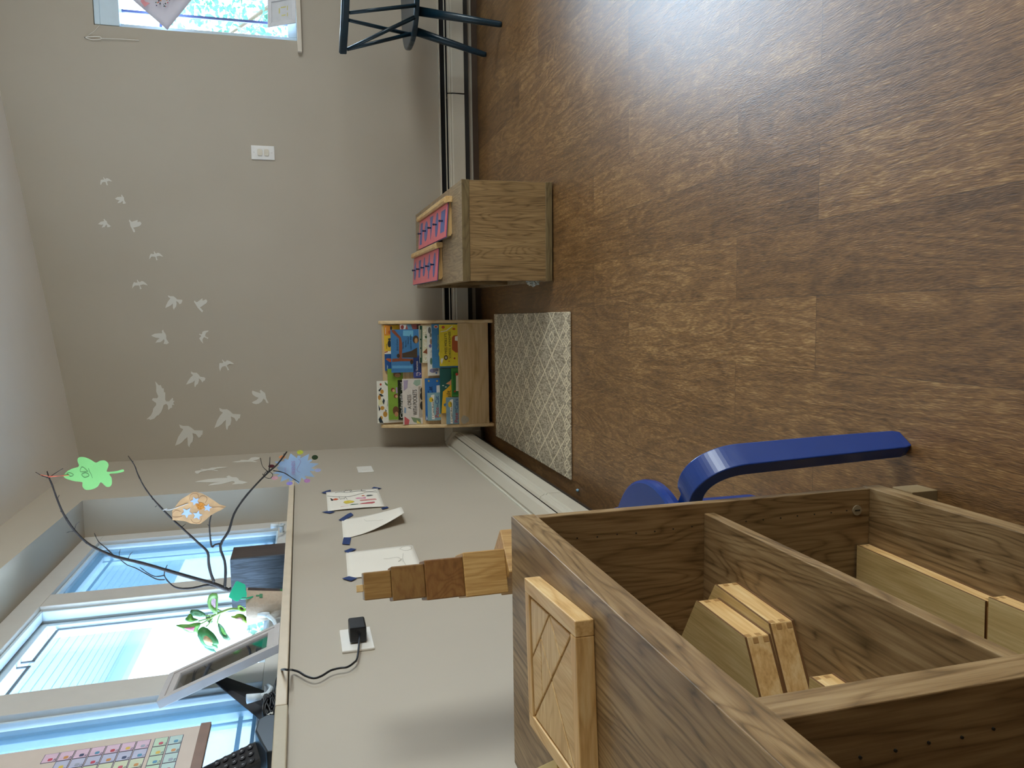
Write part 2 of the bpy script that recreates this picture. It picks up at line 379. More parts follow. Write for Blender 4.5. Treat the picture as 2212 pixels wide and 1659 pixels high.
# left wall with the wide window opening (y -0.88 ... -3.35, z 1.03 ... 1.84)
WY0, WY1, WZ0, WZ1 = -.88, -3.30, 1.03, 1.84
b = MB()
b.box(-.12, 0, YB, 0, -.02, WZ0); b.box(-.12, 0, YB, WY1, WZ0, 2.2); b.box(-.12, 0, WY0, 0.0, WZ0, 2.2)
b.box(-.12, 0, WY1, WY0, WZ1, 2.2)
struct('wall_left', b, WALL)
b = MB()                                             # reveal lining, same paint
b.box(-.25, -.12, WY0, WY0+.08, WZ0-.03, WZ1+.08); b.box(-.25, -.12, WY1-.08, WY1, WZ0-.03, WZ1+.08); b.box(-.25, -.12, WY1, WY0, WZ1, WZ1+.08)
b.box(-.25, -.12, WY1, WY0, WZ0-.09, WZ0)
struct('trim_1', b, WALL)
# back wall with window 2 (x 2.13 ... 3.3, z .945 ... 1.887)
BX0, BX1, BZ0, BZ1 = 2.13, 3.35, .945, 1.888
b = MB()
b.box(-.12, BX0, 0, .12, -.02, 2.6); b.box(BX1, XR, 0, .12, -.02, 2.6); b.box(BX0, BX1, 0, .12, -.02, BZ0); b.box(BX0, BX1, 0, .12, BZ1, 2.6)
struct('wall_back', b, WALL)
# right wall with a big window, behind and beside the camera
b = MB()
b.box(XR, XR+.12, YB, .12, -.02, .7); b.box(XR, XR+.12, YB, .12, 2.05, 2.6); b.box(XR, XR+.12, -1.9, .12, .7, 2.05); b.box(XR, XR+.12, YB, -4.5, .7, 2.05)
struct('wall_right', b, WALL)
b = MB(); b.box(-.12, XR+.12, YB-.12, YB, -.02, 2.6); struct('wall_front', b, WALL)
w3 = struct('window_3', MB().box(XR+.03, XR+.09, -1.98, -1.9, .7, 2.05).box(XR+.03, XR+.09, -4.5, -4.42, .7, 2.05).box(XR+.03, XR+.09, -4.42, -1.98, .7, .78).box(XR+.03, XR+.09, -4.42, -1.98, 1.97, 2.05).box(XR+.03, XR+.09, -3.24, -3.16, .78, 1.97), TRIM)
struct('pane', MB().box(XR+.055, XR+.06, -4.42, -3.24, .78, 1.97).box(XR+.055, XR+.06, -3.16, -1.98, .78, 1.97), GLASS, parent=w3)

# ---- window 1: three casements
win = struct('window_1', MB().box(-.25, -.15, -3.30, -.88, 1.03, 1.10).box(-.25, -.15, -3.30, -.88, 1.772, 1.84)
             .box(-.25, -.15, -.965, -.88, 1.10, 1.772).box(-.25, -.15, -1.665, -1.56, 1.10, 1.772)
             .box(-.25, -.15, -2.365, -2.258, 1.10, 1.772).box(-.25, -.15, -3.3, -2.96, 1.10, 1.772), FRAMEM, org=(-.2, -2, 1.03), bevel=.002)
OPEN = [(-1.56, -.965), (-2.258, -1.665), (-2.96, -2.365)]
for i, (a, c) in enumerate(OPEN):
    s = MB()                                        # stepped stop moulding and sash
    for (d, x0, x1) in ((.008, -.195, -.165), (.022, -.245, -.205)):
        s.box(x0, x1, a, c, 1.10, 1.10+d).box(x0, x1, a, c, 1.772-d, 1.772).box(x0, x1, a, a+d, 1.10+d, 1.772-d).box(x0, x1, c-d, c, 1.10+d, 1.772-d)
    sh = struct('sash', s, SASH, parent=win, bevel=.0015)
    struct('pane', MB().box(-.226, -.222, a+.022, c-.022, 1.122, 1.75), GLASS, parent=sh)
    g = MB()
    if i == 1:
        g.box(-.2215, -.2185, c-.026, c-.018, 1.122, 1.722).box(-.2215, -.2185, a+.022, -1.942, 1.717, 1.725).box(-.2215, -.2185, -1.909, c-.026, 1.717, 1.725)
        for y in (-1.909, -1.942): g.box(-.2215, -.2185, y-.004, y+.004, 1.717, 1.75)
    else:
        for y in (a+.044, c-.044): g.box(-.2215, -.2185, y-.004, y+.004, 1.122, 1.75)
        for z in (1.150, 1.722): g.box(-.2215, -.2185, a+.022, c-.022, z-.005, z+.005)
    struct('muntin', g, plain('muntin_grey', '66727c', .5), parent=sh)
    if i != 1: 
        struct('insect_screen', MB().box(-.182, -.1815, a+.012, c-.012, 1.108, 1.764), SCREEN, parent=win)
crank_m = plain('crank_enamel', 'dde7ef', .3)
for (y, rot) in ((-1.05, 1), (-1.50, 1), (-2.16, -1), (-2.46, 1)):
    c = MB(); c.tube([(-.15, y, 1.085), (-.118, y, 1.083)], .009, 10); c.tube([(-.120, y, 1.083), (-.112, y-.03*rot, 1.075), (-.108, y-.062*rot, 1.082), (-.10, y-.085*rot, 1.098)], [.007, .005, .005, .006], 8)
    c.tube([(-.10, y-.085*rot, 1.094), (-.098, y-.092*rot, 1.122)], [.007, .010], 10)
    struct('window_crank', c, crank_m, parent=win, smooth=True)
# sill board
sill = MB(); sill.box(-.15, .018, -2.83, -.87, 1.032, 1.052); struct('trim_2', sill, plain('sill_paint', 'd3c4ad', .45), bevel=.002)
sill = MB(); sill.box(-.15, .018, -3.38, -2.832, 1.030, 1.052); struct('trim_3', sill, plain('sill_paint_worn', 'b3a68c', .5), bevel=.002)
# ---- window 2
w2 = struct('window_2', MB().box(BX0, BX0+.03, .045, .12, BZ0, BZ1).box(BX1-.03, BX1, .045, .12, BZ0, BZ1).box(BX0+.03, BX1-.03, .045, .12, 1.775, BZ1)
            .box(BX0+.03, BX1-.03, .045, .12, BZ0, .99), SASH, org=(2.7, .08, BZ0), bevel=.002)
struct('pane', MB().box(BX0+.03, BX1-.03, .085, .088, .99, 1.775), GLASS, parent=w2)
g = MB()
for x in (2.232, 2.65, 3.2): g.box(x-.006, x+.006, .07, .082, .99, 1.775)
for z in (1.60,): g.box(BX0+.03, BX1-.03, .07, .082, z-.006, z+.006)
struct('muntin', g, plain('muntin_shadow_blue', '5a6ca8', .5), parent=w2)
struct('blind_valance', MB().box(BX0+.004, BX1-.004, .003, .043, 1.775, 1.86).box(BX0+.004, BX1-.004, .006, .03, 1.86, 1.886), SASH, parent=w2, bevel=.003)
b = MB(); b.box(2.07, 3.42, -.022, .05, .922, .944); struct('trim_4', b, plain('back_sill_paint', 'd8cdbd', .45), bevel=.002)

# ---- outside: white porch ceiling, pale ground, foliage
OUTW = plain('porch_paint', 'a4c3d6', .6, var=.02)
pc = MB()
x = -.30
while x > -1.68:
    pc.box(x-.056, x, -5.0, 5.5, 2.30, 2.33); pc.box(x-.064, x-.056, -5.0, 5.5, 2.312, 2.33); x -= .064
pc.box(-1.76, -1.68, -5, 5.5, 2.22, 2.36)
struct('porch_ceiling', pc, OUTW)
struct('porch_post', MB().box(-1.78, -1.70, 4.4, 4.5, -.3, 2.22).box(-1.78, -1.70, -5, 5.5, .75, .80), OUTW)
struct('ground', MB().box(-30, 30, -30, 30, -.45, -.35), plain('pale_concrete', 'b9bcb8', .8, scale=2))
struct('outer_wall', MB().box(-.26, -.20, YB, WY1-.08, -.3, 2.3).box(-.26, -.20, WY0+.08, .12, -.3, 2.3).box(-.26, -.20, WY1-.08, WY0+.08, -.3, .93).box(-.26, -.20, WY1-.08, WY0+.08, 1.93, 2.3), OUTW)
LEAFM = plain('outdoor_leaves', '4f8a72', .6, var=.5, scale=6)
def tree(c, r, n, h, label, seed):
    rnd = random.Random(seed); t = thing('leafy_tree', label, 'tree', (c[0], c[1], -.35))
    m = MB()
    for i in range(n):
        while True:
            p = Vector([rnd.uniform(-1, 1) for _ in range(3)])
            if p.length < 1 and p.length > .35: break
        p = Vector((c[0]+p.x*r, c[1]+p.y*r, h+p.z*r*.9)); s = rnd.uniform(.03, .07)
        u = Vector([rnd.gauss(0, 1) for _ in range(3)]).normalized(); v = u.cross(Vector([rnd.gauss(0, 1) for _ in range(3)])).normalized()
        m.add([p-u*s, p+v*s*.5, p+u*s, p-v*s*.5], [(0, 1, 2, 3)])
    mesh_obj('foliage', m, LEAFM, parent=t)
    k = MB(); k.tube([(c[0], c[1], -.35), (c[0]+.05, c[1], h*.5), (c[0], c[1], h)], [.10, .07, .03], 8)
    for q in range(6):
        an = q*1.05; k.tube([(c[0]+.02, c[1], h*.55), (c[0]+math.cos(an)*r*.6, c[1]+math.sin(an)*r*.6, h+r*.3*(q % 2))], [.04, .01], 6)
    mesh_obj('trunk', k, plain('bark', '6b5a4a', .9), parent=t)
tree((5.0, 6.4), 1.3, 2600, 1.45, 'leafy tree outside the window above the dark chair', 1)
tree((-3.4, 6.3), .8, 1200, 1.1, 'bush outside the wide window beyond the porch', 2)

# ---- baseboard heaters
hb = struct('baseboard_back', MB().box(.09, XR, -.012, 0, 0, .030), plain('brown_base', '4a3727', .5))
def heater(name, u0, u1, fn, open_top, label, splits, cat='heater'):
    t = thing(name, label, cat, fn((u0+u1)/2, .03, 0))
    def pr(poly, a, c, m, nm, parent=t, bevel=.001):
        k = MB(); k.prism(poly, lambda d, z, s: fn(s, d, z), a, c); return mesh_obj(nm, k, m, parent=parent, bevel=bevel)
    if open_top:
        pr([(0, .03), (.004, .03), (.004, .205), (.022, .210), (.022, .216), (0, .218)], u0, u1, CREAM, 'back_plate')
        pr([(.0042, .05), (.0050, .05), (.0050, .206), (.0042, .206)], u0, u1, plain('slot_shade_black', '0f0e0d', .8), 'slot_shade')  # near-black plates, here and below, paint the shade inside the open slot
        pr([(.0052, .1365), (.052, .1365), (.052, .160), (.0052, .160)], u0, u1, plain('slot_shade_black', '0f0e0d', .8), 'slot_shade')
        pr([(.006, .06), (.050, .06), (.050, .135), (.006, .135)], u0+.02, u1-.02, DARK, 'fin_element')
        pr([(.028, .184), (.037, .181), (.038, .184), (.029, .187)], u0, u1, CREAM, 'damper_blade')
        for a, c, off in splits:
            pr([(.058, .086), (.064, .086), (.066, .150), (.061, .157), (.064, .163), (.058, .169), (.060, .174), (.050, .176), (.050, .170), (.056, .150)], a, c, CREAM, 'front_panel')
            pr([(.004, .176), (.05, .168), (.05, .165), (.004, .17)], c-.012, c-.004, DARK, 'bracket')
    else:
        pr([(0, .03), (.004, .03), (.004, .21), (0, .218)], u0, u1, CREAM, 'back_plate')
        pr([(.004, .214), (.010, .214), (.040, .196), (.046, .188), (.049, .184), (.046, .182), (.038, .190), (.004, .207)], u0, u1, CREAM, 'damper_blade')
        for a, c, off in splits:
            pr([(.060, .095), (.068, .095), (.070, .150), (.064, .156), (.068, .162), (.062, .169), (.060, .176), (.050, .181), (.048, .176), (.058, .150)], a, c, CREAM, 'front_panel')
        pr([(.006, .06), (.050, .06), (.050, .135), (.006, .135)], u0+.02, u1-.02, DARK, 'fin_element')
    return t
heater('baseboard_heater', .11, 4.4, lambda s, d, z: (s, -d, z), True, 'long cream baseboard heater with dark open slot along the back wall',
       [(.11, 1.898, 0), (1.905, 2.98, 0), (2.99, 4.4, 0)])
hl = heater('baseboard_heater', -2.75, -.085, lambda s, d, z: (d, s, z), False, 'closed cream baseboard heater along the wall below the wide window',
       [(-1.635, -.085, 0), (-2.75, -1.64, 0)])
e = MB(); e.prism([(0, .03), (.072, .03), (.072, .19), (.045, .205), (.004, .222), (0, .222)], lambda d, z, s: (d, s, z), -.085, -.012)
e.prism([(0, .03), (.072, .03), (.072, .19), (.045, .205), (.004, .222), (0, .222)], lambda d, z, s: (s, -d, z), .012, .11)
tag(mesh_obj('heater_corner_cover', e, CREAM, bevel=.002), 'cream corner cover where the two baseboard heaters meet', 'cover')
struct('baseboard_left', MB().box(0, .012, YB, -.012, 0, .028), plain('brown_base', '4a3727', .5))
# caulk line
struct('trim_5', MB().box(0, .006, -2.75, -.085, .2225, .2275), plain('caulk', 'd8d5c8', .5))

# ---------------------------------------------------------------- measured outlines (metres, world axes)
G = {
'bird1': [[1.3719,1.8997],[1.3813,1.9],[1.3964,1.8971],[1.3975,1.8914],[1.3978,1.8827],[1.408,1.8856],[1.41,1.8838],[1.3999,1.8774],[1.4048,1.8719],[1.405,1.8658],[1.4006,1.8574],[1.391,1.8466],[1.3907,1.8545],[1.3929,1.8613],[1.3894,1.8702],[1.3786,1.8687],[1.3721,1.8659],[1.3719,1.8728],[1.3868,1.8764],[1.387,1.885],[1.3834,1.8921],[1.3739,1.8961]],
'bird2': [[1.3078,1.8389],[1.3157,1.8271],[1.317,1.8148],[1.3172,1.8086],[1.3257,1.8094],[1.3286,1.8072],[1.3202,1.8032],[1.3146,1.7983],[1.3052,1.7982],[1.2976,1.7965],[1.2883,1.7909],[1.2844,1.7937],[1.2837,1.8051],[1.2974,1.8035],[1.2964,1.8071],[1.2886,1.8145],[1.2863,1.8287],[1.294,1.8239],[1.2999,1.8174],[1.3027,1.8313]],
'bird3': [[1.183,1.9209],[1.1937,1.9086],[1.1978,1.8927],[1.2053,1.8949],[1.2097,1.8929],[1.2026,1.8881],[1.197,1.8815],[1.1867,1.8791],[1.1746,1.8652],[1.1698,1.869],[1.1677,1.8804],[1.18,1.8815],[1.1799,1.885],[1.1684,1.8934],[1.1683,1.8995],[1.1644,1.905],[1.1749,1.9009],[1.1816,1.8962],[1.1795,1.9076]],
'bird4': [[1.2009,1.7822],[1.2077,1.7783],[1.2011,1.7743],[1.1964,1.7692],[1.2015,1.7557],[1.2065,1.7421],[1.196,1.7435],[1.1982,1.731],[1.1906,1.7252],[1.1809,1.7301],[1.175,1.7393],[1.171,1.7519],[1.1679,1.7645],[1.1593,1.7587],[1.1489,1.7563],[1.1449,1.7613],[1.1468,1.7647],[1.1611,1.7693],[1.1762,1.7764],[1.1934,1.7782]],
'bird5': [[1.0131,1.699],[1.0291,1.6961],[1.0413,1.6898],[1.0391,1.6822],[1.0392,1.6744],[1.0513,1.6762],[1.0533,1.6737],[1.0453,1.6699],[1.0415,1.6658],[1.0465,1.6571],[1.0429,1.6494],[1.0341,1.6399],[1.0273,1.6339],[1.028,1.6416],[1.031,1.6514],[1.0275,1.6651],[1.0172,1.6628],[1.0111,1.6602],[1.0092,1.6624],[1.0092,1.6674],[1.0202,1.6683],[1.0262,1.6708],[1.0273,1.687],[1.0192,1.6931]],
'bird6': [[0.8691,1.7843],[0.8859,1.7814],[0.9003,1.7743],[0.8973,1.7668],[0.8977,1.7583],[0.9102,1.7608],[0.9125,1.7583],[0.9041,1.7545],[0.8995,1.7484],[0.9056,1.739],[0.9026,1.73],[0.8926,1.7192],[0.8835,1.7123],[0.8858,1.721],[0.8888,1.7321],[0.8843,1.7478],[0.8744,1.7448],[0.8672,1.7409],[0.8642,1.7495],[0.8767,1.7496],[0.8835,1.7528],[0.8831,1.7717],[0.8767,1.7776]],
'bird7': [[0.7697,1.6369],[0.7848,1.6318],[0.8016,1.6232],[0.8184,1.6106],[0.8251,1.6197],[0.8336,1.6212],[0.8293,1.6109],[0.8284,1.5953],[0.8207,1.5862],[0.8127,1.5788],[0.8116,1.5615],[0.8095,1.5542],[0.7977,1.5571],[0.7927,1.5608],[0.7877,1.569],[0.7996,1.5755],[0.8047,1.5846],[0.7912,1.5825],[0.776,1.586],[0.7676,1.5935],[0.7606,1.5973],[0.7711,1.6009],[0.793,1.6004],[0.783,1.61],[0.7763,1.6213]],
'bird8': [[0.8007,1.5006],[0.8071,1.4968],[0.8006,1.4924],[0.798,1.4861],[0.8073,1.473],[0.8182,1.4597],[0.8055,1.4587],[0.8125,1.4416],[0.8028,1.4367],[0.7934,1.4408],[0.7833,1.4549],[0.7707,1.473],[0.7621,1.4654],[0.7535,1.4586],[0.7459,1.4646],[0.7553,1.4721],[0.7699,1.4842],[0.787,1.493]],
'bird9': [[0.6326,1.7094],[0.6415,1.6919],[0.6433,1.67],[0.6426,1.6568],[0.6553,1.6582],[0.6611,1.6519],[0.6501,1.6494],[0.6398,1.642],[0.6296,1.6394],[0.6143,1.6402],[0.6023,1.6329],[0.5937,1.6283],[0.5871,1.6384],[0.59,1.6536],[0.6043,1.6485],[0.6137,1.6504],[0.6037,1.6595],[0.598,1.6691],[0.5974,1.6832],[0.5951,1.6911],[0.6084,1.6826],[0.6183,1.6704],[0.6217,1.6882],[0.6265,1.7004]],
'bird10': [[0.5863,1.4655],[0.5989,1.4761],[0.6145,1.4842],[0.6221,1.475],[0.6281,1.4748],[0.6342,1.4841],[0.6371,1.4832],[0.634,1.4713],[0.6399,1.4681],[0.6468,1.4675],[0.6517,1.4561],[0.6531,1.4367],[0.6471,1.4402],[0.6413,1.4509],[0.626,1.4556],[0.619,1.4487],[0.6162,1.44],[0.6094,1.4435],[0.6147,1.4497],[0.6201,1.4607],[0.6091,1.4684],[0.5988,1.4689]],
'bird11': [[0.3782,1.5575],[0.3954,1.5483],[0.4145,1.5344],[0.426,1.5215],[0.434,1.5309],[0.4459,1.5306],[0.4386,1.5216],[0.4373,1.5047],[0.4286,1.496],[0.4172,1.4887],[0.413,1.4693],[0.4078,1.4632],[0.3967,1.4668],[0.3941,1.4728],[0.3866,1.4803],[0.4002,1.4862],[0.409,1.4959],[0.3977,1.4948],[0.3796,1.5009],[0.3757,1.5082],[0.3633,1.5147],[0.369,1.5183],[0.3831,1.5177],[0.3991,1.5143],[0.389,1.5265],[0.3839,1.5398]],
'bird12': [[0.4414,1.391],[0.4592,1.3949],[0.4817,1.3932],[0.4844,1.3898],[0.4834,1.3779],[0.4875,1.3738],[0.4996,1.3792],[0.5024,1.3771],[0.4916,1.3696],[0.4906,1.361],[0.4983,1.3561],[0.4937,1.343],[0.4855,1.33],[0.4767,1.3204],[0.4764,1.3317],[0.4788,1.3423],[0.47,1.3573],[0.4593,1.3524],[0.4478,1.3463],[0.4445,1.3537],[0.4609,1.359],[0.4682,1.3653],[0.4644,1.3801],[0.4561,1.3857]],
'bird13': [[0.4005,1.7021],[0.3786,1.6855],[0.3815,1.6776],[0.3641,1.6716],[0.3628,1.6638],[0.3446,1.6637],[0.3411,1.6579],[0.3047,1.6597],[0.2959,1.6552],[0.2954,1.6424],[0.313,1.6258],[0.3085,1.622],[0.2989,1.6245],[0.2964,1.6163],[0.2859,1.6231],[0.276,1.6177],[0.2765,1.6285],[0.2625,1.6292],[0.2617,1.6362],[0.252,1.6455],[0.2548,1.6488],[0.2741,1.6484],[0.2831,1.6559],[0.2772,1.669],[0.2623,1.6736],[0.2433,1.6805],[0.2257,1.6951],[0.224,1.703],[0.2105,1.7145],[0.2041,1.7363],[0.2096,1.739],[0.2081,1.7527],[0.2285,1.7302],[0.2452,1.7216],[0.2622,1.7178],[0.2787,1.7042],[0.2894,1.7027],[0.3063,1.7224],[0.3146,1.7171],[0.3138,1.6966],[0.3232,1.6912],[0.347,1.6998],[0.3748,1.6985]],
'bird14': [[0.0652,1.6248],[0.1099,1.6078],[0.1487,1.582],[0.157,1.5955],[0.1747,1.6007],[0.1662,1.5831],[0.1648,1.5572],[0.1554,1.5436],[0.14,1.5282],[0.1372,1.488],[0.1144,1.4914],[0.1126,1.4982],[0.1039,1.4996],[0.099,1.5099],[0.1205,1.5231],[0.1268,1.5389],[0.1059,1.5358],[0.0821,1.54],[0.0718,1.5505],[0.0611,1.555],[0.0525,1.5564],[0.0638,1.5639],[0.1075,1.5639],[0.0952,1.5785],[0.0848,1.587],[0.0767,1.5974],[0.0727,1.6036],[0.069,1.6157]],
'bird15': [[0.1457,1.4324],[0.1859,1.4164],[0.2094,1.4019],[0.2264,1.3869],[0.2351,1.4015],[0.2521,1.4038],[0.2425,1.3885],[0.2423,1.3659],[0.2328,1.3528],[0.2168,1.3384],[0.2126,1.3007],[0.1918,1.3053],[0.1905,1.3122],[0.1833,1.3141],[0.1765,1.3234],[0.1947,1.3318],[0.2044,1.3487],[0.1841,1.347],[0.1602,1.3529],[0.1526,1.3638],[0.143,1.3657],[0.1327,1.3692],[0.1403,1.3749],[0.1646,1.3761],[0.1871,1.3736],[0.1779,1.3853],[0.1655,1.3948],[0.158,1.4057],[0.1528,1.4134],[0.1509,1.424]],
'bird16': [[0.2732,1.2425],[0.2792,1.2308],[0.2844,1.2183],[0.2961,1.2071],[0.3032,1.2237],[0.3151,1.237],[0.3257,1.2396],[0.3353,1.2369],[0.3273,1.2181],[0.3192,1.1962],[0.3323,1.2003],[0.3377,1.1939],[0.3302,1.1873],[0.3199,1.1739],[0.3044,1.1714],[0.2896,1.1689],[0.268,1.1586],[0.2652,1.1621],[0.2685,1.1697],[0.2817,1.1738],[0.291,1.1827],[0.2743,1.1926],[0.2644,1.2084],[0.2626,1.2223],[0.2664,1.2344]],
'lbird1': [[-0.4336,1.4801],[-0.4007,1.4822],[-0.3946,1.4685],[-0.3819,1.4487],[-0.3658,1.4632],[-0.3523,1.4638],[-0.3665,1.4485],[-0.3644,1.4292],[-0.3403,1.418],[-0.3363,1.3808],[-0.3484,1.34],[-0.3604,1.3607],[-0.3729,1.3891],[-0.3974,1.4043],[-0.421,1.3776],[-0.4369,1.3848],[-0.4044,1.4094],[-0.4064,1.4285],[-0.4319,1.4545],[-0.4769,1.4616],[-0.4629,1.4717]],
'lbird2': [[-0.668,1.4522],[-0.6442,1.4389],[-0.6222,1.4051],[-0.6114,1.3659],[-0.617,1.321],[-0.5939,1.3304],[-0.5643,1.3199],[-0.6083,1.3032],[-0.6201,1.2836],[-0.6587,1.2715],[-0.6887,1.2684],[-0.7137,1.2512],[-0.7502,1.227],[-0.775,1.2488],[-0.7693,1.2653],[-0.7736,1.2872],[-0.7564,1.2895],[-0.7498,1.282],[-0.7167,1.2836],[-0.7015,1.2921],[-0.7138,1.3055],[-0.7362,1.3216],[-0.7535,1.3378],[-0.7538,1.3555],[-0.7588,1.3674],[-0.7634,1.388],[-0.7302,1.3792],[-0.7113,1.3669],[-0.6955,1.345],[-0.6917,1.3832],[-0.6821,1.4111],[-0.6714,1.4285]],
'lbird3': [[-0.2175,1.3335],[-0.2042,1.319],[-0.1935,1.2969],[-0.1725,1.2963],[-0.188,1.2596],[-0.1218,1.2487],[-0.1108,1.2322],[-0.1326,1.2075],[-0.1685,1.2079],[-0.201,1.2232],[-0.2147,1.2371],[-0.2489,1.2103],[-0.2561,1.2244],[-0.2376,1.2421],[-0.2334,1.2714],[-0.2361,1.3084]],
'tapes1a': [[-1.0645,0.9242],[-1.0404,0.907],[-1.0227,0.8871],[-1.0592,0.8873],[-1.0893,0.9035],[-1.0784,0.9183]],
'tapes1b': [[-1.0516,0.7227],[-1.0279,0.7113],[-1.0651,0.6833],[-1.0754,0.704]],
'tapes1c': [[-1.3882,0.9318],[-1.3778,0.911],[-1.4017,0.8857],[-1.4161,0.9055]],
'tapes1d': [[-1.3982,0.7202],[-1.3804,0.6954],[-1.4017,0.6918],[-1.4166,0.7158]],
'tapes2a': [[-1.521,0.8793],[-1.4461,0.8437],[-1.4294,0.8313],[-1.4665,0.8246],[-1.5377,0.8633]],
'tapes2b': [[-1.745,0.8739],[-1.7525,0.8507],[-1.8291,0.8605],[-1.8164,0.8823]],
'tapes3a': [[-1.8922,0.8806],[-1.869,0.8591],[-1.8843,0.8432],[-1.9152,0.8706]],
'tapes3b': [[-2.1413,0.8994],[-2.1285,0.8807],[-2.1511,0.8603],[-2.1693,0.8773]],
'paper1': [[-1.0646,0.9065],[-1.0623,0.6988],[-1.3806,0.7038],[-1.3835,0.9112]],
'paper2': [[-1.52,0.8689],[-1.4601,0.6588],[-1.6355,0.6645],[-1.7621,0.876]],
'paper3': [[-1.9099,0.8768],[-1.8917,0.6725],[-2.1512,0.6811],[-2.1448,0.8851]],
'd_orange': [[-1.2021,0.8846],[-1.1906,0.874],[-1.2067,0.8636],[-1.2213,0.8721],[-1.2201,0.8831]],
'd_black': [[-1.1856,0.8962],[-1.1875,0.8907],[-1.2099,0.8838],[-1.2287,0.8868],[-1.2213,0.8942],[-1.2069,0.8925]],
'd_yellow': [[-1.2707,0.8492],[-1.2482,0.8436],[-1.2416,0.8266],[-1.2543,0.8108],[-1.2726,0.8076],[-1.2862,0.8173],[-1.2928,0.8406]],
'd_pink': [[-1.213,0.8002],[-1.206,0.7907],[-1.2116,0.7742],[-1.2065,0.759],[-1.2309,0.7622],[-1.2221,0.7806],[-1.2247,0.7954]],
'd_grey': [[-1.1891,0.757],[-1.1731,0.7505],[-1.1751,0.7369],[-1.1857,0.7287],[-1.1928,0.7385],[-1.1966,0.7502]],
'd_red2': [[-1.255,0.787],[-1.2462,0.7836],[-1.2436,0.7542],[-1.2459,0.7252],[-1.2644,0.7224],[-1.2654,0.7561],[-1.2662,0.7828]],
'd_red': [[-1.3178,0.7944],[-1.3032,0.7813],[-1.2963,0.7587],[-1.2925,0.734],[-1.3096,0.7334],[-1.3204,0.7443],[-1.3184,0.7715]],
'd_green': [[-1.3183,0.8281],[-1.305,0.8185],[-1.3105,0.7949],[-1.3175,0.7955],[-1.3185,0.8205]],
'd_rose': [[-1.3516,0.8669],[-1.3328,0.8612],[-1.3292,0.8374],[-1.3361,0.8098],[-1.344,0.8211],[-1.3506,0.8493],[-1.3592,0.8646]],
'd_or2': [[-1.1804,0.7752],[-1.1699,0.7675],[-1.1855,0.7602],[-1.1867,0.7688]],
'l_1': [[-1.1417,0.9047],[-1.1691,0.8618],[-1.1772,0.8227],[-1.1587,0.793],[-1.1364,0.7649],[-1.1246,0.7441],[-1.1343,0.7076]],
'l_2': [[-1.0946,0.8721],[-1.0832,0.8577],[-1.1002,0.8238],[-1.0924,0.7825],[-1.1152,0.7316],[-1.1063,0.7096]],
'l_3': [[-1.1721,0.8608],[-1.1929,0.8596],[-1.2138,0.8573],[-1.2022,0.8545],[-1.2111,0.8505],[-1.2027,0.8456],[-1.2137,0.8428],[-1.1753,0.8362],[-1.2064,0.8346],[-1.2227,0.8311]],
'l_4': [[-1.0737,0.8374],[-1.0933,0.8362],[-1.0594,0.8308],[-1.0713,0.8285],[-1.0561,0.8242],[-1.0734,0.8222],[-1.0614,0.8168],[-1.0707,0.8139],[-1.061,0.8097],[-1.071,0.8051],[-1.1002,0.8157]],
'l_5': [[-1.0806,0.7687],[-1.0655,0.764],[-1.0895,0.767],[-1.0949,0.751]],
'l_6': [[-1.3596,0.8498],[-1.3718,0.8473],[-1.3729,0.8399],[-1.3573,0.8363]],
'p3a': [[-1.9759,0.7132],[-2.027,0.7208],[-2.0694,0.7208],[-2.105,0.7192]],
'p3b': [[-2.0097,0.7745],[-2.0113,0.7599],[-2.0094,0.7466],[-2.0111,0.7318],[-2.0377,0.7259],[-2.0494,0.7366],[-2.0265,0.7226],[-2.0562,0.7246]],
'p3c': [[-2.1103,0.7028],[-2.0925,0.7039],[-2.0903,0.7199],[-2.0931,0.7384],[-2.1063,0.7419],[-2.1206,0.7329],[-2.1261,0.7158],[-2.1103,0.7028]],
'p3d': [[-1.9284,0.7177],[-1.9119,0.7058],[-1.907,0.6894],[-1.9237,0.68],[-1.945,0.6869],[-1.9492,0.7049],[-1.9284,0.7177]],
'p2a': [[-1.5878,0.7959],[-1.6154,0.7895],[-1.6148,0.7657],[-1.6197,0.751],[-1.6122,0.735]],
'p2b': [[-1.5667,0.728],[-1.5297,0.7039],[-1.5281,0.6674],[-1.5894,0.6862],[-1.6033,0.7099],[-1.578,0.7204]],
'p2c': [[-1.6197,0.751],[-1.6119,0.7437],[-1.616,0.7365],[-1.6241,0.7427]],
'p2d': [[-1.6396,0.7162],[-1.6325,0.7122],[-1.6608,0.7154],[-1.6575,0.7178]],
'brA': [[-0.1167,1.2228],[-0.0923,1.264],[-0.0747,1.3051],[-0.0401,1.3859],[-0.0149,1.4426],[0.0024,1.4874],[0.0195,1.5317],[0.0422,1.5696],[0.0672,1.6014],[0.1075,1.6321],[0.1561,1.6565],[0.2003,1.6701],[0.2441,1.681],[0.2629,1.6869],[0.2827,1.691]],
'brA1': [[0.2629,1.6869],[0.2701,1.7035],[0.2822,1.7198]],
'brA1b': [[0.2641,1.6868],[0.2752,1.6711],[0.2879,1.6505]],
'brA2': [[0.0195,1.5317],[0.0469,1.5526],[0.0675,1.571],[0.0935,1.5806]],
'brA3': [[0.1075,1.6321],[0.1225,1.6258],[0.1298,1.6171]],
'brA4': [[0.1044,1.6323],[0.1035,1.6432],[0.1011,1.6515]],
'brA5': [[0.015,1.5179],[0.0277,1.5183],[0.0382,1.5149]],
'brA6': [[0.0083,1.4956],[0.0217,1.4892],[0.0286,1.4815]],
'brA7': [[0.2003,1.6701],[0.2122,1.664]],
'brA8': [[0.1561,1.6565],[0.166,1.664]],
'brB': [[-0.112,1.2347],[-0.0943,1.2761],[-0.0989,1.324],[-0.0943,1.3651],[-0.0756,1.3877],[-0.0483,1.4009],[-0.0202,1.3908]],
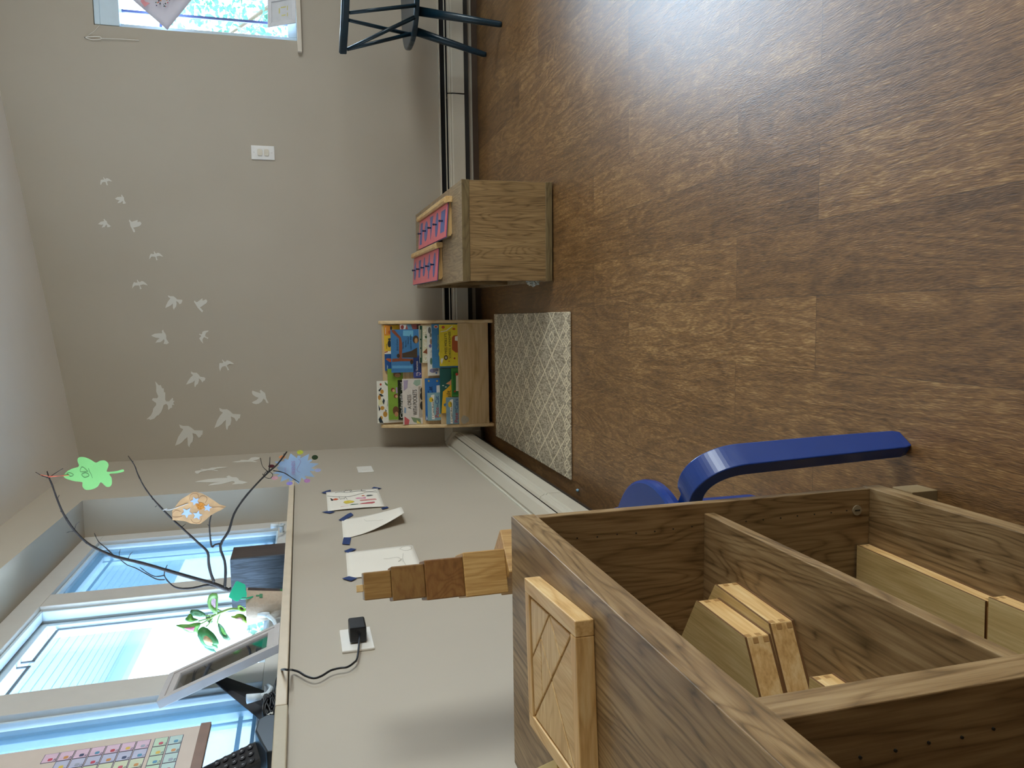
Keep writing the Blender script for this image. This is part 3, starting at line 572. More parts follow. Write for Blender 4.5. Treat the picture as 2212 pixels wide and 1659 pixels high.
'brB2': [[-0.0515,1.401],[-0.0523,1.4243],[-0.0405,1.4439],[-0.019,1.4657]],
'brB3': [[-0.0646,1.3999],[-0.0609,1.4218],[-0.0412,1.4496],[-0.021,1.4772],[-0.0092,1.4993],[0.0134,1.5208]],
'brC': [[-0.0858,1.2637],[-0.0586,1.2715],[-0.0253,1.276],[0.0075,1.2775],[0.0357,1.3],[0.0745,1.3336],[0.1128,1.3669],[0.147,1.3942],[0.1842,1.4211],[0.2205,1.442],[0.2593,1.4571],[0.2849,1.4642],[0.314,1.4796]],
'brC2': [[0.1842,1.4211],[0.1925,1.4229]],
'brC3': [[0.0916,1.3445],[0.0991,1.3348]],
'brC4': [[0.1611,1.4107],[0.1564,1.4156]],
'brD': [[-0.112,1.2347],[-0.063,1.2296],[-0.0233,1.2309],[0.0236,1.2409],[0.0671,1.2149],[0.1179,1.1976],[0.1614,1.1685],[0.2043,1.1301],[0.2409,1.0918],[0.2621,1.0662],[0.2997,1.0368]],
'brD2': [[0.2409,1.0918],[0.2636,1.089],[0.2864,1.0869]],
'brD3': [[0.2396,1.093],[0.2584,1.1095],[0.2848,1.1146]],
'brD4': [[0.2433,1.0793],[0.2347,1.0486],[0.2165,1.0243],[0.2018,1.0048]],
'brD5': [[0.1519,1.1731],[0.1605,1.174]],
'brE': [[0.0303,1.2418],[0.0283,1.2557],[0.0226,1.2649],[0.0588,1.2681],[0.0978,1.2675],[0.1264,1.2602]],
'brE2': [[0.1199,1.2605],[0.115,1.2786]],
'brE3': [[0.0849,1.2681],[0.0931,1.2737]],
'brF': [[0.2356,1.1104],[0.2254,1.1047],[0.2197,1.0895],[0.2303,1.0811],[0.2394,1.0887],[0.2402,1.101],[0.2321,1.1069]],
'leafg': [[0.2677,1.6499],[0.28,1.6391],[0.2872,1.6242],[0.292,1.6087],[0.3077,1.6114],[0.3166,1.6088],[0.3188,1.6006],[0.3161,1.5891],[0.3088,1.5764],[0.2998,1.5644],[0.3048,1.5531],[0.3046,1.5414],[0.2978,1.5336],[0.2894,1.5318],[0.2797,1.5353],[0.2715,1.5365],[0.2716,1.5135],[0.2754,1.4954],[0.271,1.4919],[0.2679,1.4958],[0.265,1.5139],[0.2645,1.531],[0.2542,1.5263],[0.2441,1.5254],[0.2342,1.5267],[0.2272,1.5322],[0.2287,1.5425],[0.242,1.5544],[0.2302,1.5631],[0.2237,1.5753],[0.2219,1.5915],[0.2272,1.6],[0.2365,1.6031],[0.2455,1.6026],[0.2491,1.6191],[0.2544,1.6348],[0.2609,1.6459]],
'lg_e1': [[0.2757,1.5863],[0.2879,1.5966],[0.2874,1.6024],[0.2803,1.606],[0.2752,1.6031],[0.2757,1.5863]],
'lg_e2': [[0.2721,1.5945],[0.2693,1.6013],[0.2652,1.6022],[0.259,1.596],[0.2601,1.5879],[0.264,1.584],[0.27,1.5873],[0.2721,1.5945]],
'lg_m': [[0.2846,1.5839],[0.2762,1.5826],[0.266,1.5781],[0.256,1.5757]],
'lg_h': [[0.2736,1.6402],[0.2747,1.6322],[0.2684,1.6238],[0.264,1.6313],[0.2736,1.6402]],
'lg_s': [[0.2683,1.6347],[0.2676,1.6484],[0.2685,1.6857],[0.2741,1.7067]],
'lg_s2': [[0.2684,1.6484],[0.2662,1.6872]],
'leafo': [[0.1434,1.3681],[0.1561,1.3589],[0.1738,1.3459],[0.1823,1.3332],[0.1881,1.3219],[0.196,1.3104],[0.1966,1.3005],[0.1906,1.2835],[0.1784,1.2654],[0.1634,1.2473],[0.1529,1.2352],[0.1467,1.2172],[0.1375,1.2296],[0.1295,1.2488],[0.1224,1.2616],[0.1112,1.2746],[0.0985,1.2927],[0.1003,1.3062],[0.1021,1.3185],[0.1092,1.3305],[0.1141,1.3487],[0.1165,1.3682]],
'lo_st': [[0.1692,1.3037],[0.136,1.328],[0.1255,1.2989],[0.1461,1.2693],[0.1532,1.2895],[0.1478,1.3734],[0.1633,1.323]],
'lo_a': [[0.1749,1.3186],[0.1867,1.3155],[0.192,1.3054],[0.1878,1.2945],[0.177,1.2938]],
'lo_b': [[0.1755,1.2926],[0.183,1.2848],[0.1794,1.2726],[0.1698,1.2705],[0.1621,1.2759]],
'lo_c': [[0.1406,1.3447],[0.1456,1.3567],[0.137,1.3669],[0.1262,1.3662],[0.1247,1.3479],[0.1268,1.3405]],
'lo_d': [[0.1456,1.2566],[0.1464,1.2416],[0.1435,1.2229]],
'lo_e': [[0.1154,1.3176],[0.1054,1.3119],[0.1017,1.2997],[0.1077,1.2908],[0.1156,1.2879]],
'star': [[0.2698,1.0751],[0.2697,1.0454],[0.2736,1.0492],[0.2777,1.0417],[0.2736,1.0345],[0.2931,1.0264],[0.277,1.0088],[0.2841,1.0059],[0.2831,0.9968],[0.2754,0.9984],[0.2879,0.9713],[0.2663,0.9769],[0.2711,0.9662],[0.2663,0.9628],[0.26,0.9723],[0.2553,0.9429],[0.2427,0.9676],[0.2392,0.9576],[0.2328,0.9578],[0.2342,0.9719],[0.2138,0.9572],[0.2196,0.9873],[0.2114,0.9823],[0.2083,0.9903],[0.2156,0.9966],[0.2009,1.0024],[0.1947,1.0066],[0.2133,1.0224],[0.2062,1.0253],[0.2069,1.0348],[0.2159,1.0328],[0.2059,1.0595],[0.2256,1.0536],[0.2221,1.0628],[0.2257,1.0686],[0.2305,1.059],[0.234,1.0829],[0.2407,1.0612],[0.2512,1.0694],[0.257,1.0606]],
'st_d': [[0.2945,0.9981],[0.2758,0.9547],[0.2349,0.9473],[0.204,0.9804],[0.1995,1.0329],[0.2195,1.076],[0.2828,1.0517],[0.2568,1.084]],
'st_t': [[0.2266,1.0145],[0.2758,1.0127],[0.231,1.0382],[0.2637,1.0369]],
'st_c': [[0.2729,1.0037],[0.268,0.9978],[0.2598,0.9998],[0.244,1.0091],[0.2356,1.0077],[0.2314,1]],
'tag': [[-0.0379,1.1951],[-0.0292,1.1926],[0.002,1.1762],[0.0038,1.1713],[-0.0063,1.1544],[-0.0105,1.1511],[-0.0232,1.1516],[-0.031,1.1492],[-0.0431,1.1497],[-0.0425,1.1615],[-0.0518,1.1722],[-0.052,1.1771]],
'lf1': [[-0.0874,1.2281],[-0.0914,1.2332],[-0.0777,1.2451],[-0.0663,1.2515],[-0.045,1.2506],[-0.0336,1.2431],[-0.0329,1.2334],[-0.0371,1.2259],[-0.0554,1.226],[-0.0721,1.2274]],
'lf2': [[-0.0959,1.2598],[-0.0839,1.2704],[-0.0771,1.2894],[-0.0792,1.2977],[-0.0883,1.2974],[-0.0958,1.2861],[-0.1006,1.2656]],
'lf3': [[-0.1118,1.2799],[-0.1041,1.2934],[-0.0911,1.2996],[-0.0992,1.3082],[-0.1061,1.3141],[-0.1128,1.3089],[-0.1162,1.2939]],
'lf4': [[-0.1187,1.274],[-0.1159,1.2843],[-0.1181,1.3036],[-0.1161,1.3377],[-0.128,1.3219],[-0.1403,1.3088],[-0.1479,1.2857],[-0.1347,1.281]],
'lf5': [[-0.1294,1.2613],[-0.1265,1.2723],[-0.1421,1.2827],[-0.1594,1.2794],[-0.1792,1.2692],[-0.191,1.2502],[-0.1932,1.2335],[-0.1822,1.2344],[-0.1781,1.23],[-0.1588,1.2361],[-0.1402,1.2493]],
'lf6': [[-0.1254,1.2319],[-0.1472,1.23],[-0.1635,1.2237],[-0.1755,1.2144],[-0.1766,1.2003],[-0.1574,1.2108],[-0.1411,1.2171],[-0.1292,1.2264]],
'lf7': [[-0.1301,1.1557],[-0.119,1.1709],[-0.1067,1.1959],[-0.1048,1.1859],[-0.1001,1.173],[-0.1114,1.1564]],
'lf8': [[-0.0929,1.1556],[-0.0946,1.1671],[-0.0827,1.1765],[-0.0744,1.1747],[-0.0777,1.1664],[-0.0866,1.1568]],
'lf9': [[-0.1193,1.2442],[-0.1213,1.2526],[-0.1081,1.2604],[-0.0959,1.2598],[-0.0999,1.2517],[-0.1098,1.2465]],
'lf10': [[-0.1641,1.2546],[-0.1792,1.2692],[-0.1945,1.2587],[-0.2025,1.2451],[-0.2061,1.2354],[-0.195,1.2434]],
'stm1': [[-0.0931,1.1542],[-0.0912,1.1698],[-0.0875,1.1951],[-0.0932,1.2178],[-0.0989,1.2349],[-0.1064,1.2492]],
'stm2': [[-0.0932,1.2178],[-0.0841,1.23]],
'stm3': [[-0.0944,1.2207],[-0.1089,1.2283],[-0.1254,1.2319]],
'stm4': [[-0.0989,1.2349],[-0.0986,1.2627]],
'stm5': [[-0.1064,1.2492],[-0.1142,1.2606],[-0.1201,1.2748]],
'stm6': [[-0.1071,1.2436],[-0.1213,1.2526],[-0.1294,1.2613]],
'stm7': [[-0.1064,1.2492],[-0.1118,1.2799]],
'pot': [[-0.0362,1.1511],[-0.1341,1.1552],[-0.0498,1.0559],[-0.1181,1.0614]],
'crateF': [[-0.0537,1.2247],[-0.23,1.2323],[-0.0582,1.0578]],
'cordw': [[0.012,-2.6367,0.8884],[0.012,-2.6638,0.896],[0.012,-2.6873,0.9051],[0.012,-2.7023,0.9187],[0.012,-2.7023,0.9322],[0.012,-2.7072,0.9503],[0.012,-2.726,0.9685],[0.012,-2.7314,0.9834],[0.012,-2.7167,0.9988],[0.012,-2.6944,1.0119],[0.012,-2.6821,1.0251]],
'cords': [[0.045,-2.7527,1.0299],[0.035,-2.726,1.0392],[-0.01,-2.6327,1.0499],[-0.04,-2.6042,1.0573],[-0.05,-2.6272,1.0624],[-0.05,-2.6757,1.0645],[-0.05,-2.7038,1.0644]],
'railpts': [[1.9045,0.7546],[2.0174,0.7265],[2.1298,0.7026]],
